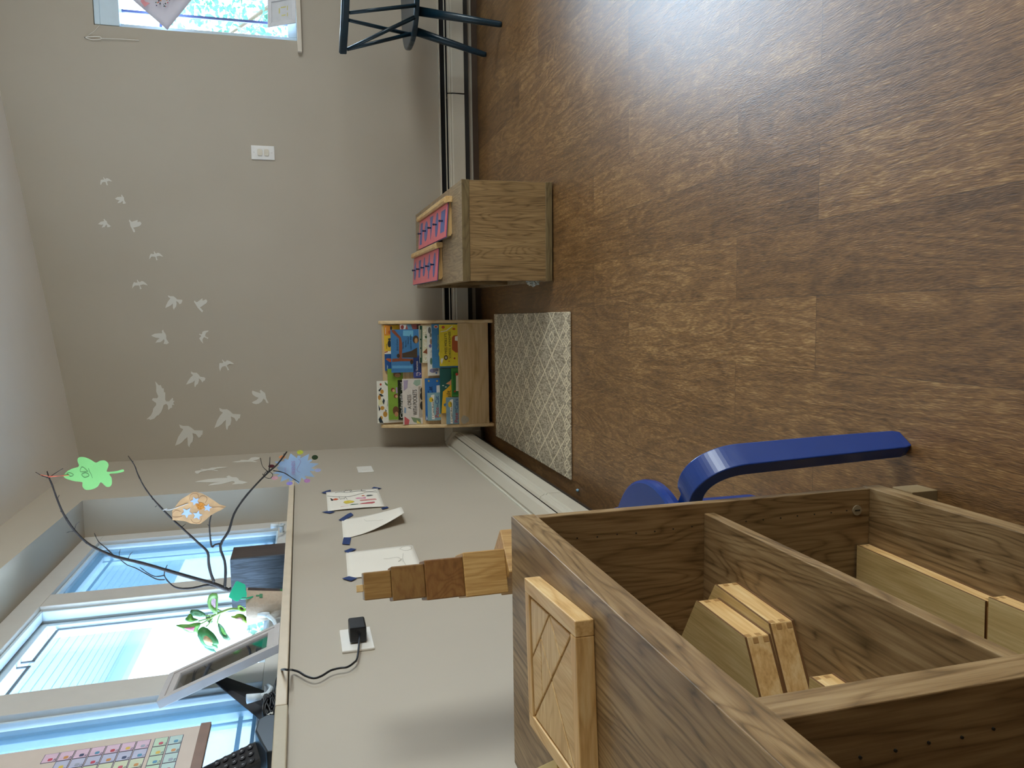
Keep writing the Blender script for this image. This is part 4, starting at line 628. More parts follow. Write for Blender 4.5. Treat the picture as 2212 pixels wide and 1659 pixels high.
'books': [['3f7fae',0.4388,0.6767,0.3196,1,0,'pale blue book with a yellow title, behind the yellow book in the bottom row',[['t','The Usborne',0.5353,0.2845,0.0782,0.0069,'e8dc4a'],['p',[[0.6553,0.2857],[0.6517,0.2869],[0.6489,0.2901],[0.6473,0.2948],[0.6474,0.2999],[0.6491,0.3044],[0.6521,0.3076],[0.6557,0.3086],[0.6593,0.3074],[0.6622,0.3041],[0.6637,0.2995],[0.6636,0.2944],[0.6619,0.2898],[0.659,0.2867]],'d8cfc0'],['p',[[0.6554,0.2895],[0.6531,0.2903],[0.6513,0.2925],[0.6503,0.2956],[0.6504,0.299],[0.6515,0.302],[0.6533,0.3041],[0.6557,0.3048],[0.6579,0.304],[0.6598,0.3018],[0.6607,0.2987],[0.6607,0.2953],[0.6596,0.2923],[0.6577,0.2902]],'c04a38'],['p',[[0.5121,0.275],[0.5063,0.2756],[0.5017,0.2772],[0.4992,0.2794],[0.4993,0.2818],[0.5019,0.2839],[0.5066,0.2853],[0.5124,0.2857],[0.5182,0.2851],[0.5228,0.2835],[0.5253,0.2813],[0.5253,0.2789],[0.5227,0.2768],[0.518,0.2754]],'efe04c']]],['e6cf33',0.4479,0.6667,0.2823,1,1,'bright yellow book with black capitals and a red house, front right of bottom row',[['t',"MISS MOLLY'S",0.5137,0.2417,0.1068,0.0146,'23201c'],['t','SCHOOL of KINDNESS',0.4883,0.2222,0.1413,0.0123,'23201c'],['p',[[0.599,0.2149],[0.6084,0.205],[0.6099,0.1837],[0.5181,0.1855],[0.5183,0.1972],[0.5341,0.2162]],'b4562a'],['p',[[0.6026,0.1993],[0.6061,0.1838],[0.5793,0.1843],[0.5816,0.1998]],'f3ede0'],['p',[[0.6522,0.2522],[0.649,0.2531],[0.6464,0.2555],[0.6449,0.259],[0.645,0.2627],[0.6465,0.2661],[0.6492,0.2683],[0.6525,0.2691],[0.6558,0.2682],[0.6584,0.2658],[0.6598,0.2624],[0.6597,0.2586],[0.6582,0.2553],[0.6555,0.253]],'c8553a'],['p',[[0.4925,0.2383],[0.4868,0.2395],[0.4822,0.2426],[0.4797,0.247],[0.4798,0.2518],[0.4825,0.256],[0.4873,0.2589],[0.4931,0.2599],[0.4989,0.2587],[0.5034,0.2556],[0.5059,0.2512],[0.5058,0.2464],[0.5031,0.2421],[0.4984,0.2392]],'5d4a2a'],['p',[[0.4927,0.2437],[0.4897,0.2443],[0.4873,0.2458],[0.4861,0.248],[0.4861,0.2504],[0.4875,0.2526],[0.49,0.254],[0.493,0.2545],[0.4959,0.2539],[0.4983,0.2523],[0.4996,0.2501],[0.4995,0.2477],[0.4981,0.2456],[0.4957,0.2442]],'c9c2b4'],['p',[[0.4744,0.278],[0.4897,0.2749],[0.4893,0.2615],[0.459,0.2718]],'f4efe2'],['p',[[0.6426,0.1958],[0.6403,0.1967],[0.6384,0.1991],[0.6375,0.2025],[0.6375,0.2063],[0.6386,0.2097],[0.6405,0.212],[0.6428,0.2128],[0.6451,0.2119],[0.647,0.2095],[0.6479,0.2061],[0.6479,0.2023],[0.6468,0.1989],[0.6449,0.1966]],'c8602c'],['p',[[0.4731,0.2283],[0.4715,0.2288],[0.4702,0.2301],[0.4695,0.232],[0.4695,0.234],[0.4703,0.2359],[0.4717,0.2371],[0.4734,0.2375],[0.475,0.237],[0.4763,0.2357],[0.477,0.2339],[0.4769,0.2318],[0.4762,0.23],[0.4748,0.2287]],'d8822f'],['p',[[0.4877,0.1989],[0.4854,0.1995],[0.4835,0.2008],[0.4825,0.2027],[0.4826,0.2047],[0.4837,0.2066],[0.4856,0.2078],[0.4879,0.2082],[0.4902,0.2077],[0.4921,0.2064],[0.4931,0.2045],[0.493,0.2025],[0.4919,0.2006],[0.49,0.1994]],'b0542c'],['p',[[0.6306,0.2757],[0.6358,0.2468],[0.66,0.2117],[0.6569,0.2098],[0.6319,0.2431],[0.6268,0.2746]],'e8e2d4']]],['1d5a55',0.1966,0.4356,0.2819,1,0,'teal and yellow picture book in the middle of the bottom row',[['p',[[0.1963,0.2776],[0.312,0.2673],[0.3305,0.2437],[0.3491,0.2239],[0.3516,0.1829],[0.1924,0.1861]],'e8b52c'],['p',[[0.3539,0.2509],[0.3686,0.2274],[0.3799,0.2201],[0.3452,0.2208]],'e0996a'],['p',[[0.3446,0.26],[0.3434,0.2606],[0.3425,0.2621],[0.3421,0.2643],[0.3422,0.2667],[0.3428,0.2689],[0.3438,0.2704],[0.345,0.2709],[0.3461,0.2703],[0.347,0.2688],[0.3474,0.2666],[0.3474,0.2642],[0.3468,0.262],[0.3458,0.2606]],'e6e2d0'],['p',[[0.3364,0.2459],[0.3352,0.2464],[0.3343,0.248],[0.3339,0.2502],[0.334,0.2526],[0.3346,0.2547],[0.3356,0.2562],[0.3368,0.2567],[0.3379,0.2562],[0.3388,0.2546],[0.3392,0.2525],[0.3392,0.25],[0.3386,0.2479],[0.3376,0.2464]],'e6e2d0'],['t','uilt',0.2757,0.2262,0.0425,0.0225,'3a4a24'],['p',[[0.2424,0.2657],[0.2517,0.257],[0.2457,0.2513],[0.2304,0.2574]],'3c78a8']]],['3f8a3c',0.2843,0.4364,0.2217,1,1,'small green book with a darker green panel, in the bottom row',[['p',[[0.4189,0.2127],[0.418,0.1836],[0.2945,0.1861],[0.2956,0.2152]],'1f6e2e'],['p',[[0.3992,0.1976],[0.3988,0.184],[0.3138,0.1857],[0.3143,0.1993]],'ddd2ba'],['p',[[0.4027,0.1859],[0.3994,0.1867],[0.3968,0.1889],[0.3954,0.1921],[0.3955,0.1955],[0.3971,0.1986],[0.3998,0.2007],[0.4032,0.2014],[0.4065,0.2006],[0.4091,0.1984],[0.4105,0.1952],[0.4104,0.1918],[0.4088,0.1887],[0.4061,0.1866]],'c23a2a'],['p',[[0.3124,0.2005],[0.3101,0.201],[0.3083,0.2024],[0.3073,0.2043],[0.3074,0.2063],[0.3085,0.2082],[0.3104,0.2094],[0.3128,0.2098],[0.3151,0.2093],[0.3169,0.208],[0.3179,0.2061],[0.3179,0.204],[0.3167,0.2022],[0.3148,0.2009]],'c23a2a']]],['7f9fae',0.1384,0.2815,0.2531,1,1,'thin pale blue early reader at the left end of the bottom row',[['p',[[0.2653,0.2333],[0.2708,0.2243],[0.2705,0.2158],[0.1796,0.2215],[0.1406,0.2184],[0.1412,0.232],[0.2188,0.2324]],'efe8da'],['t','I Can Read!',0.1524,0.2221,0.1008,0.0085,'2a2522'],['p',[[0.2436,0.2218],[0.2366,0.223],[0.231,0.2261],[0.2281,0.2305],[0.2283,0.2354],[0.2316,0.2397],[0.2374,0.2426],[0.2445,0.2435],[0.2515,0.2423],[0.257,0.2391],[0.26,0.2347],[0.2598,0.2299],[0.2565,0.2256],[0.2507,0.2227]],'d9b62c'],['t','Pete',0.147,0.1902,0.0506,0.0203,'b52c34'],['t','the',0.1999,0.1977,0.0136,0.0097,'2c2a30'],['t',"Cat's",0.2171,0.1896,0.0542,0.0187,'264f8c']]],['e4dfd2',0.3977,0.656,0.3408,2,1,'white book covered in small drawings, standing in the second row from the bottom',[['p',[[0.6366,0.3199],[0.6292,0.3208],[0.6233,0.323],[0.62,0.3262],[0.6201,0.3296],[0.6234,0.3326],[0.6294,0.3346],[0.6369,0.3352],[0.6443,0.3343],[0.6503,0.332],[0.6535,0.3288],[0.6535,0.3254],[0.6501,0.3224],[0.6441,0.3204]],'6d6a62'],['p',[[0.6118,0.3166],[0.6068,0.3173],[0.6028,0.3189],[0.6007,0.3213],[0.6007,0.3239],[0.603,0.3261],[0.607,0.3276],[0.612,0.3281],[0.6169,0.3274],[0.6209,0.3257],[0.6231,0.3234],[0.623,0.3208],[0.6208,0.3185],[0.6167,0.317]],'8a8578'],['p',[[0.5773,0.3158],[0.5707,0.3165],[0.5654,0.3181],[0.5625,0.3203],[0.5626,0.3227],[0.5656,0.3248],[0.5709,0.3262],[0.5776,0.3266],[0.5842,0.3259],[0.5895,0.3243],[0.5924,0.3221],[0.5923,0.3197],[0.5893,0.3176],[0.584,0.3162]],'b0805a'],['p',[[0.5544,0.3186],[0.5503,0.3194],[0.547,0.3214],[0.5452,0.3242],[0.5453,0.3273],[0.5472,0.33],[0.5506,0.3319],[0.5547,0.3325],[0.5589,0.3317],[0.5621,0.3297],[0.5639,0.3269],[0.5639,0.3238],[0.562,0.3211],[0.5586,0.3192]],'7d6f9a'],['p',[[0.4738,0.3162],[0.4655,0.317],[0.4588,0.3189],[0.4552,0.3215],[0.4553,0.3242],[0.459,0.3266],[0.4658,0.3281],[0.4741,0.3286],[0.4824,0.3278],[0.4891,0.3259],[0.4927,0.3233],[0.4926,0.3206],[0.4889,0.3182],[0.4821,0.3167]],'5b7a62'],['p',[[0.4232,0.2977],[0.4183,0.2995],[0.4144,0.3044],[0.4124,0.3114],[0.4126,0.3192],[0.415,0.3261],[0.4192,0.3308],[0.4243,0.3324],[0.4292,0.3306],[0.4331,0.3257],[0.4351,0.3187],[0.4349,0.3109],[0.4324,0.304],[0.4283,0.2993]],'8a86a6'],['p',[[0.4114,0.2906],[0.4091,0.2912],[0.4073,0.2927],[0.4063,0.2949],[0.4064,0.2973],[0.4075,0.2995],[0.4094,0.3009],[0.4118,0.3014],[0.4141,0.3008],[0.4159,0.2993],[0.4169,0.2971],[0.4168,0.2947],[0.4157,0.2925],[0.4138,0.2911]],'4f6fa6'],['p',[[0.4267,0.2841],[0.4234,0.2851],[0.4208,0.2878],[0.4194,0.2918],[0.4195,0.2961],[0.4211,0.2999],[0.4239,0.3025],[0.4272,0.3034],[0.4306,0.3024],[0.4332,0.2996],[0.4345,0.2957],[0.4344,0.2914],[0.4328,0.2876],[0.43,0.285]],'7c7a8c'],['t','21',0.5199,0.3167,0.0115,0.0077,'4b4843']]],['d9cfae',0.4655,0.6623,0.3812,2,0,'picture book with a dark green top band, behind the white one in the second row',[['p',[[0.6615,0.3782],[0.6613,0.3636],[0.4662,0.3683],[0.4666,0.3828]],'14402c'],['p',[[0.6412,0.3737],[0.6412,0.3706],[0.5935,0.3718],[0.5936,0.3748]],'c9c6b0'],['p',[[0.5859,0.375],[0.5859,0.3719],[0.5476,0.3728],[0.5477,0.3759]],'c9c6b0'],['p',[[0.54,0.3761],[0.54,0.373],[0.494,0.3741],[0.4941,0.3772]],'c9c6b0'],['t','er Pick',0.5508,0.3421,0.0956,0.0184,'f2efe2'],['t','G',0.4739,0.3412,0.0308,0.0192,'f2efe2'],['p',[[0.5206,0.3643],[0.5431,0.3407],[0.5124,0.3403]],'8a4a2a'],['p',[[0.6043,0.3389],[0.5994,0.3397],[0.5954,0.3417],[0.5932,0.3445],[0.5933,0.3476],[0.5956,0.3503],[0.5996,0.3522],[0.6046,0.3527],[0.6096,0.3519],[0.6135,0.3499],[0.6157,0.3471],[0.6156,0.344],[0.6133,0.3413],[0.6093,0.3395]],'4d6a3a']]],['2a6cae',0.1591,0.3826,0.3567,2,0,'bright blue picture book at the left of the second row from the bottom',[['t','Cat',0.2993,0.317,0.0407,0.0243,'1b2a52'],['p',[[0.3687,0.3305],[0.3664,0.3311],[0.3645,0.3326],[0.3636,0.3348],[0.3637,0.3372],[0.3648,0.3393],[0.3667,0.3408],[0.3691,0.3413],[0.3714,0.3407],[0.3732,0.3392],[0.3742,0.337],[0.3741,0.3346],[0.373,0.3324],[0.3711,0.331]],'b79a4a'],['p',[[0.3672,0.2859],[0.3649,0.2865],[0.3631,0.2881],[0.3621,0.2903],[0.3622,0.2927],[0.3633,0.2949],[0.3652,0.2963],[0.3676,0.2968],[0.3699,0.2962],[0.3718,0.2947],[0.3727,0.2925],[0.3727,0.2901],[0.3715,0.2879],[0.3696,0.2864]],'b79a4a'],['p',[[0.3431,0.295],[0.3445,0.2783],[0.3017,0.2773],[0.3024,0.2959]],'e9e6df'],['p',[[0.1841,0.3518],[0.1643,0.3464],[0.1608,0.3542]],'d8d4c8']]],['86a9b0',0.1579,0.3059,0.3465,2,1,'pale blue early reader in front of the bright blue book in the second row',[['p',[[0.2929,0.3277],[0.2964,0.3179],[0.296,0.3083],[0.2187,0.3158],[0.1639,0.3093],[0.1646,0.3248],[0.2385,0.325]],'efe8da'],['t','I Can Read!',0.1719,0.3145,0.101,0.0093,'2a2522'],['p',[[0.2692,0.3162],[0.2633,0.3174],[0.2587,0.3205],[0.2563,0.3249],[0.2565,0.3298],[0.2593,0.334],[0.2641,0.3369],[0.27,0.3379],[0.2759,0.3366],[0.2804,0.3335],[0.2829,0.3292],[0.2827,0.3243],[0.2799,0.3201],[0.2751,0.3172]],'d9b62c'],['t','Pete',0.1746,0.2877,0.0526,0.0202,'b52c34'],['t','the',0.2293,0.2903,0.0136,0.009,'2c2a30'],['t','Cat',0.2466,0.2861,0.0408,0.0201,'264f8c'],['p',[[0.1901,0.2854],[0.1898,0.2784],[0.1743,0.2787],[0.1746,0.2857]],'e2a82c']]],['8c3f4a',0.4427,0.6775,0.39,3,0,'red edged magazine sticking up behind the green banded book',[['p',[[0.6756,0.3853],[0.6755,0.3795],[0.4502,0.383],[0.4504,0.3896]],'3a4030'],['p',[[0.593,0.3861],[0.5929,0.3807],[0.5352,0.3821],[0.5353,0.3875]],'c2586a']]],['3f78a8',0.4166,0.6435,0.5275,3,1,'large blue book with a bent brown branch, upper right of the rack',[['p',[[0.6416,0.5226],[0.6413,0.5075],[0.6026,0.4744],[0.5681,0.4677],[0.4916,0.4716],[0.492,0.4868],[0.5952,0.4841],[0.6301,0.5191]],'8c4a2c'],['p',[[0.491,0.5229],[0.4918,0.4792],[0.4882,0.4124],[0.4747,0.4127],[0.4764,0.4777],[0.4738,0.5233]],'8c4a2c'],['p',[[0.5184,0.469],[0.5288,0.4229],[0.5472,0.3898],[0.4934,0.3912],[0.4942,0.4238],[0.4954,0.4696]],'4a3a2a'],['p',[[0.5893,0.3804],[0.5802,0.3822],[0.5729,0.3869],[0.569,0.3934],[0.5691,0.4006],[0.5733,0.4069],[0.5808,0.4112],[0.5899,0.4126],[0.5991,0.4108],[0.6063,0.4061],[0.6102,0.3996],[0.6101,0.3924],[0.6059,0.3861],[0.5985,0.3818]],'4a3a2a'],['p',[[0.5837,0.3863],[0.5774,0.3873],[0.5723,0.3897],[0.5696,0.3932],[0.5697,0.3969],[0.5725,0.4003],[0.5777,0.4025],[0.584,0.4031],[0.5903,0.4022],[0.5953,0.3997],[0.5981,0.3962],[0.598,0.3925],[0.5951,0.3892],[0.59,0.387]],'b98a58'],['p',[[0.5053,0.4819],[0.5007,0.4828],[0.497,0.4853],[0.495,0.4887],[0.4951,0.4924],[0.4973,0.4957],[0.5011,0.4979],[0.5057,0.4986],[0.5103,0.4977],[0.514,0.4952],[0.516,0.4918],[0.5159,0.4881],[0.5138,0.4848],[0.51,0.4826]],'3a2c22'],['p',[[0.4708,0.4121],[0.4655,0.413],[0.4613,0.4155],[0.459,0.4189],[0.4591,0.4227],[0.4616,0.426],[0.4659,0.4282],[0.4713,0.4289],[0.4766,0.428],[0.4808,0.4255],[0.4831,0.4221],[0.483,0.4183],[0.4805,0.415],[0.4762,0.4128]],'3a2c22'],['p',[[0.4547,0.5239],[0.4517,0.4171],[0.4363,0.4175],[0.4394,0.5243]],'5d9ac4'],['p',[[0.6386,0.4621],[0.6377,0.4087],[0.6052,0.4095],[0.61,0.4628]],'6fb0cc'],['t','Eric Carle',0.5342,0.4906,0.0592,0.0084,'23303a'],['t','"Slowly,',0.5373,0.459,0.044,0.0095,'1f2a30'],['t','Slowly,',0.5504,0.4445,0.0383,0.0092,'1f2a30'],['t','Slowly,"',0.5673,0.4315,0.0421,0.0088,'1f2a30'],['t','said the Sloth',0.5364,0.4196,0.0785,0.0088,'1f2a30']]],['3d4a8c',0.386,0.5054,0.4123,3,1,'indigo book with white script lettering below the big blue book',[['t','My Summe',0.3986,0.3857,0.0753,0.0135,'f0e2d8'],['t','V',0.3982,0.3722,0.0174,0.0116,'f0c8c8']]],['a25c56',0.6434,0.6808,0.4784,3,0,'red and blue picture book tucked into the right corner of the third row',[['p',[[0.6788,0.475],[0.6783,0.4407],[0.644,0.4492],[0.6445,0.4759]],'d8d2cc'],['p',[[0.6745,0.4408],[0.678,0.4178],[0.6434,0.411],[0.6438,0.4339]],'6d9ab8'],['p',[[0.6556,0.4558],[0.6506,0.4567],[0.6467,0.4592],[0.6445,0.4626],[0.6446,0.4663],[0.6469,0.4696],[0.6509,0.4718],[0.6559,0.4725],[0.6608,0.4716],[0.6648,0.4691],[0.6669,0.4657],[0.6669,0.462],[0.6646,0.4587],[0.6606,0.4565]],'8c3a34']]],['d9cfc4',0.1363,0.382,0.473,3,1,'pale floral book with tall black capitals at the left of the third row',[['t','A DRESS',0.2217,0.4286,0.0757,0.0192,'262320'],['t','WITH POCKETS',0.1873,0.3974,0.136,0.0224,'262320'],['p',[[0.1825,0.4662],[0.1618,0.4397],[0.1348,0.4443],[0.1358,0.4673]],'c85a5c'],['p',[[0.1771,0.4317],[0.167,0.3816],[0.1395,0.3784],[0.1491,0.4169]],'7d8f6a'],['p',[[0.3742,0.4075],[0.377,0.3766],[0.3499,0.3773],[0.3409,0.3968],[0.3551,0.4157]],'9ab09a'],['p',[[0.3742,0.467],[0.3753,0.4421],[0.333,0.447],[0.3182,0.4665]],'a99ab0'],['p',[[0.1601,0.4012],[0.1395,0.3784],[0.1406,0.4016]],'e0c86a'],['p',[[0.2329,0.4649],[0.2248,0.4555],[0.1977,0.4581],[0.202,0.4676]],'8aa0b8']]],['ecc22c',0.1714,0.3406,0.3891,3,1,'yellow book with a black oval low in the third row',[['p',[[0.2871,0.3594],[0.2778,0.3607],[0.2705,0.3639],[0.2665,0.3683],[0.2667,0.3731],[0.271,0.3774],[0.2786,0.3802],[0.2879,0.3811],[0.2971,0.3798],[0.3045,0.3766],[0.3084,0.3721],[0.3082,0.3673],[0.304,0.3631],[0.2964,0.3602]],'231f1c'],['p',[[0.2364,0.3606],[0.2263,0.3619],[0.2183,0.3651],[0.214,0.3696],[0.2142,0.3744],[0.2189,0.3786],[0.2271,0.3814],[0.2373,0.3823],[0.2474,0.381],[0.2554,0.3778],[0.2598,0.3733],[0.2596,0.3685],[0.2549,0.3642],[0.2466,0.3614]],'231f1c'],['p',[[0.3183,0.361],[0.3116,0.362],[0.3062,0.3645],[0.3034,0.368],[0.3035,0.3717],[0.3066,0.3751],[0.3121,0.3773],[0.3189,0.378],[0.3256,0.377],[0.3309,0.3745],[0.3338,0.371],[0.3337,0.3672],[0.3305,0.3639],[0.325,0.3617]],'231f1c']]],['eae6d8',0.1465,0.3715,0.6027,4,0,'tall white book covered with yellow lemons, at the top left of the rack',[['p',[[0.3142,0.5668],[0.3091,0.5679],[0.3052,0.5707],[0.3031,0.5745],[0.3032,0.5788],[0.3056,0.5825],[0.3098,0.5851],[0.3148,0.5859],[0.3199,0.5848],[0.3238,0.582],[0.3259,0.5782],[0.3258,0.5739],[0.3234,0.5702],[0.3192,0.5676]],'c8923c'],['p',[[0.2837,0.5829],[0.2778,0.5839],[0.2732,0.5861],[0.2707,0.5892],[0.2708,0.5926],[0.2736,0.5956],[0.2784,0.5976],[0.2843,0.5982],[0.2901,0.5973],[0.2948,0.595],[0.2973,0.5919],[0.2971,0.5885],[0.2944,0.5855],[0.2896,0.5835]],'c88a34'],['p',[[0.2266,0.5662],[0.2219,0.5674],[0.2183,0.5705],[0.2163,0.5748],[0.2165,0.5796],[0.2188,0.5838],[0.2227,0.5866],[0.2275,0.5876],[0.2322,0.5864],[0.2358,0.5833],[0.2378,0.579],[0.2376,0.5742],[0.2353,0.57],[0.2314,0.5671]],'c8923c'],['p',[[0.1928,0.551],[0.1861,0.5523],[0.1808,0.5557],[0.178,0.5604],[0.1782,0.5655],[0.1814,0.57],[0.187,0.573],[0.1938,0.574],[0.2005,0.5727],[0.2058,0.5693],[0.2086,0.5646],[0.2084,0.5595],[0.2052,0.555],[0.1996,0.552]],'c08a34'],['p',[[0.1744,0.5757],[0.17,0.5766],[0.1666,0.5791],[0.1648,0.5825],[0.165,0.5862],[0.1671,0.5895],[0.1707,0.5918],[0.1751,0.5925],[0.1795,0.5915],[0.1829,0.5891],[0.1847,0.5857],[0.1845,0.5819],[0.1824,0.5786],[0.1788,0.5764]],'c8963c'],['p',[[0.3229,0.5952],[0.3379,0.5795],[0.3301,0.5778],[0.315,0.5897]],'24323a'],['p',[[0.3035,0.5938],[0.303,0.5805],[0.2909,0.5675],[0.2875,0.5809]],'24323a'],['p',[[0.2687,0.5967],[0.2759,0.5813],[0.2481,0.5687],[0.2449,0.5859],[0.2376,0.5968]],'e6dfae'],['p',[[0.2454,0.5974],[0.2216,0.5866],[0.2103,0.5945]],'24323a'],['p',[[0.2793,0.5697],[0.2673,0.5624],[0.2442,0.5688],[0.2601,0.576]],'24323a'],['p',[[0.1676,0.5988],[0.1827,0.5877],[0.1469,0.5734],[0.1478,0.5925]],'24323a'],['p',[[0.2207,0.5637],[0.2125,0.5543],[0.2048,0.5584]],'24323a'],['p',[[0.3683,0.5615],[0.3522,0.5447],[0.3426,0.5469],[0.3526,0.5581]],'4f7a3a'],['t','Usborne',0.2356,0.5468,0.0311,0.0057,'55523f'],['p',[[0.3533,0.5768],[0.3506,0.5774],[0.3485,0.5789],[0.3474,0.5811],[0.3475,0.5835],[0.3487,0.5856],[0.3509,0.587],[0.3536,0.5875],[0.3563,0.5868],[0.3584,0.5853],[0.3595,0.5831],[0.3595,0.5808],[0.3582,0.5787],[0.356,0.5772]],'b5432f']]],['7fa034',0.1627,0.436,0.5454,4,1,'grass green picture book showing children lying in grass on the top row',[['p',[[0.211,0.4913],[0.2009,0.4932],[0.1929,0.4979],[0.1887,0.5045],[0.189,0.5117],[0.1938,0.518],[0.2021,0.5223],[0.2123,0.5236],[0.2224,0.5217],[0.2303,0.517],[0.2346,0.5105],[0.2343,0.5033],[0.2295,0.4969],[0.2212,0.4926]],'6b4526'],['p',[[0.1915,0.4941],[0.1856,0.4953],[0.181,0.4982],[0.1785,0.5023],[0.1787,0.5067],[0.1816,0.5107],[0.1864,0.5133],[0.1924,0.5141],[0.1983,0.513],[0.2029,0.5101],[0.2054,0.506],[0.2052,0.5016],[0.2024,0.4976],[0.1975,0.495]],'b98058'],['p',[[0.3227,0.5091],[0.3177,0.5103],[0.3137,0.5134],[0.3116,0.5178],[0.3118,0.5225],[0.3142,0.5268],[0.3184,0.5296],[0.3234,0.5306],[0.3285,0.5294],[0.3324,0.5263],[0.3345,0.5219],[0.3343,0.5172],[0.3319,0.5129],[0.3278,0.5101]],'7a3f24'],['p',[[0.3188,0.5092],[0.3155,0.51],[0.3128,0.512],[0.3114,0.5148],[0.3115,0.5179],[0.3131,0.5206],[0.3159,0.5224],[0.3193,0.523],[0.3226,0.5222],[0.3253,0.5203],[0.3267,0.5175],[0.3266,0.5144],[0.325,0.5117],[0.3222,0.5098]],'d9a27c'],['p',[[0.2891,0.4947],[0.2841,0.4959],[0.2801,0.4989],[0.278,0.5033],[0.2782,0.5081],[0.2806,0.5123],[0.2848,0.5152],[0.2899,0.5161],[0.2949,0.5149],[0.2989,0.5119],[0.3009,0.5075],[0.3008,0.5027],[0.2984,0.4985],[0.2942,0.4956]],'7a3f24'],['p',[[0.2871,0.4947],[0.2838,0.4955],[0.2812,0.4975],[0.2798,0.5003],[0.2799,0.5034],[0.2815,0.5061],[0.2843,0.5079],[0.2877,0.5085],[0.291,0.5078],[0.2936,0.5058],[0.295,0.503],[0.2949,0.4999],[0.2933,0.4971],[0.2905,0.4953]],'d9a27c'],['p',[[0.3361,0.5042],[0.3358,0.4965],[0.3047,0.4954],[0.305,0.5031]],'a98ab8'],['p',[[0.4049,0.4736],[0.3983,0.4758],[0.3931,0.4818],[0.3903,0.4904],[0.3906,0.4997],[0.3939,0.5081],[0.3995,0.5138],[0.4062,0.5157],[0.4129,0.5134],[0.4181,0.5075],[0.4208,0.4989],[0.4205,0.4896],[0.4173,0.4812],[0.4117,0.4755]],'7a5230'],['p',[[0.3992,0.4775],[0.3946,0.4792],[0.3909,0.4836],[0.389,0.4898],[0.3893,0.4966],[0.3916,0.5027],[0.3955,0.5068],[0.4002,0.5082],[0.4049,0.5066],[0.4085,0.5022],[0.4104,0.496],[0.4102,0.4892],[0.4079,0.4831],[0.404,0.4789]],'b98a5c']]],['2a2926',0.1603,0.3745,0.4937,4,1,'black picture book with white script lettering behind the floral one',[['t','Cinderella',0.1709,0.4692,0.1327,0.0154,'e8e4da'],['t','and',0.3192,0.4677,0.0428,0.0119,'e8e4da']]],['e0b42e',0.515,0.6665,0.5572,4,0,'yellow and orange book of construction vehicles at the top right of the rack',[['p',[[0.6665,0.5544],[0.6659,0.5171],[0.6122,0.5186],[0.6129,0.5559]],'d8862c'],['p',[[0.5284,0.5582],[0.5295,0.5216],[0.514,0.522],[0.5149,0.5586]],'e8e2d4'],['p',[[0.5257,0.5583],[0.5299,0.5399],[0.5245,0.54],[0.5196,0.5584]],'b5522c'],['p',[[0.568,0.5213],[0.5597,0.5224],[0.553,0.5251],[0.5494,0.5289],[0.5495,0.533],[0.5533,0.5366],[0.56,0.5389],[0.5684,0.5396],[0.5767,0.5385],[0.5833,0.5357],[0.587,0.532],[0.5869,0.5279],[0.5831,0.5243],[0.5764,0.522]],'2c2c30'],['p',[[0.5953,0.5381],[0.5988,0.5208],[0.5872,0.5212],[0.5875,0.5345]],'2f3d40'],['p',[[0.6295,0.52],[0.6253,0.5209],[0.622,0.5231],[0.6202,0.5262],[0.6203,0.5296],[0.6222,0.5326],[0.6256,0.5346],[0.6298,0.5352],[0.6339,0.5344],[0.6372,0.5322],[0.639,0.5291],[0.6389,0.5257],[0.637,0.5227],[0.6337,0.5207]],'c05a28'],['p',[[0.6505,0.5141],[0.6455,0.5148],[0.6415,0.5164],[0.6393,0.5186],[0.6394,0.5209],[0.6416,0.523],[0.6457,0.5244],[0.6507,0.5248],[0.6557,0.5241],[0.6596,0.5225],[0.6618,0.5203],[0.6618,0.518],[0.6595,0.5159],[0.6555,0.5145]],'2c3038'],['p',[[0.6549,0.5494],[0.6549,0.5471],[0.6204,0.5481],[0.6204,0.5503]],'f0e0c0'],['p',[[0.5685,0.5457],[0.5685,0.5434],[0.5416,0.5441],[0.5416,0.5464]],'40402c']]],['1f5490',0.4254,0.5141,0.5568,4,0,'deep blue book with an orange fox at the top of the rack',[['p',[[0.4859,0.5518],[0.4914,0.5428],[0.489,0.5219],[0.4754,0.5215],[0.4699,0.5301],[0.4758,0.5375]],'b8582e'],['t','digger',0.4354,0.5406,0.0212,0.0076,'dfe2e6']]]]}
# ---- bird decals
def decal(name, pts, on, label, grp='white bird wall decals'):
    m = MB()
    if on == 'back': m.prism(pts, lambda u, v, t: (u, -t, v), .0004, .0016)
    else: m.prism(pts, lambda u, v, t: (t, u, v), .0004, .0016)
    single(name, m, DECAL, label, 'wall decal', grp)
BL = ['small white gull decal nearest the window, topmost bird on the back wall', 'small white dove decal second from the window end of the flock',
 'small white dove decal at the upper edge of the flock, above the light switch side', 'small white bird decal with raised wings gliding level with the dove above it',
 'white gull decal with spread wings, the right one of the two gulls mid flock', 'white gull decal with spread wings nearest the ceiling in mid flock',
 'white dove decal with wings down in the middle of the flock', 'white bird decal with raised wings below the middle dove', 'white dove decal diving left, closest to the ceiling in the left half',
 'white swallow-like decal tilted steeply, below the diving dove', 'white dove decal with lowered wings left of the small gull', 'white gull decal with narrow tail low in the left half of the flock',
 'largest white decal, an eagle shape with forked tail feathers near the corner', 'big white dove decal closest to the room corner on the back wall', 'big white dove decal below the eagle-shaped decal',
 'lowest white bird decal, a bird with curved wing above the book rack']
for i in range(16): decal('bird_decal', G['bird%d' % (i+1)], 'back', BL[i])
LL = ['slim white bird decal on the window wall nearest the ceiling and room corner', 'widest white dove decal on the window wall beside the window opening', 'white bird decal on the window wall closest to the corner, beside the branch tips']
for i in range(3): decal('bird_decal', G['lbird%d' % (i+1)], 'left', LL[i])

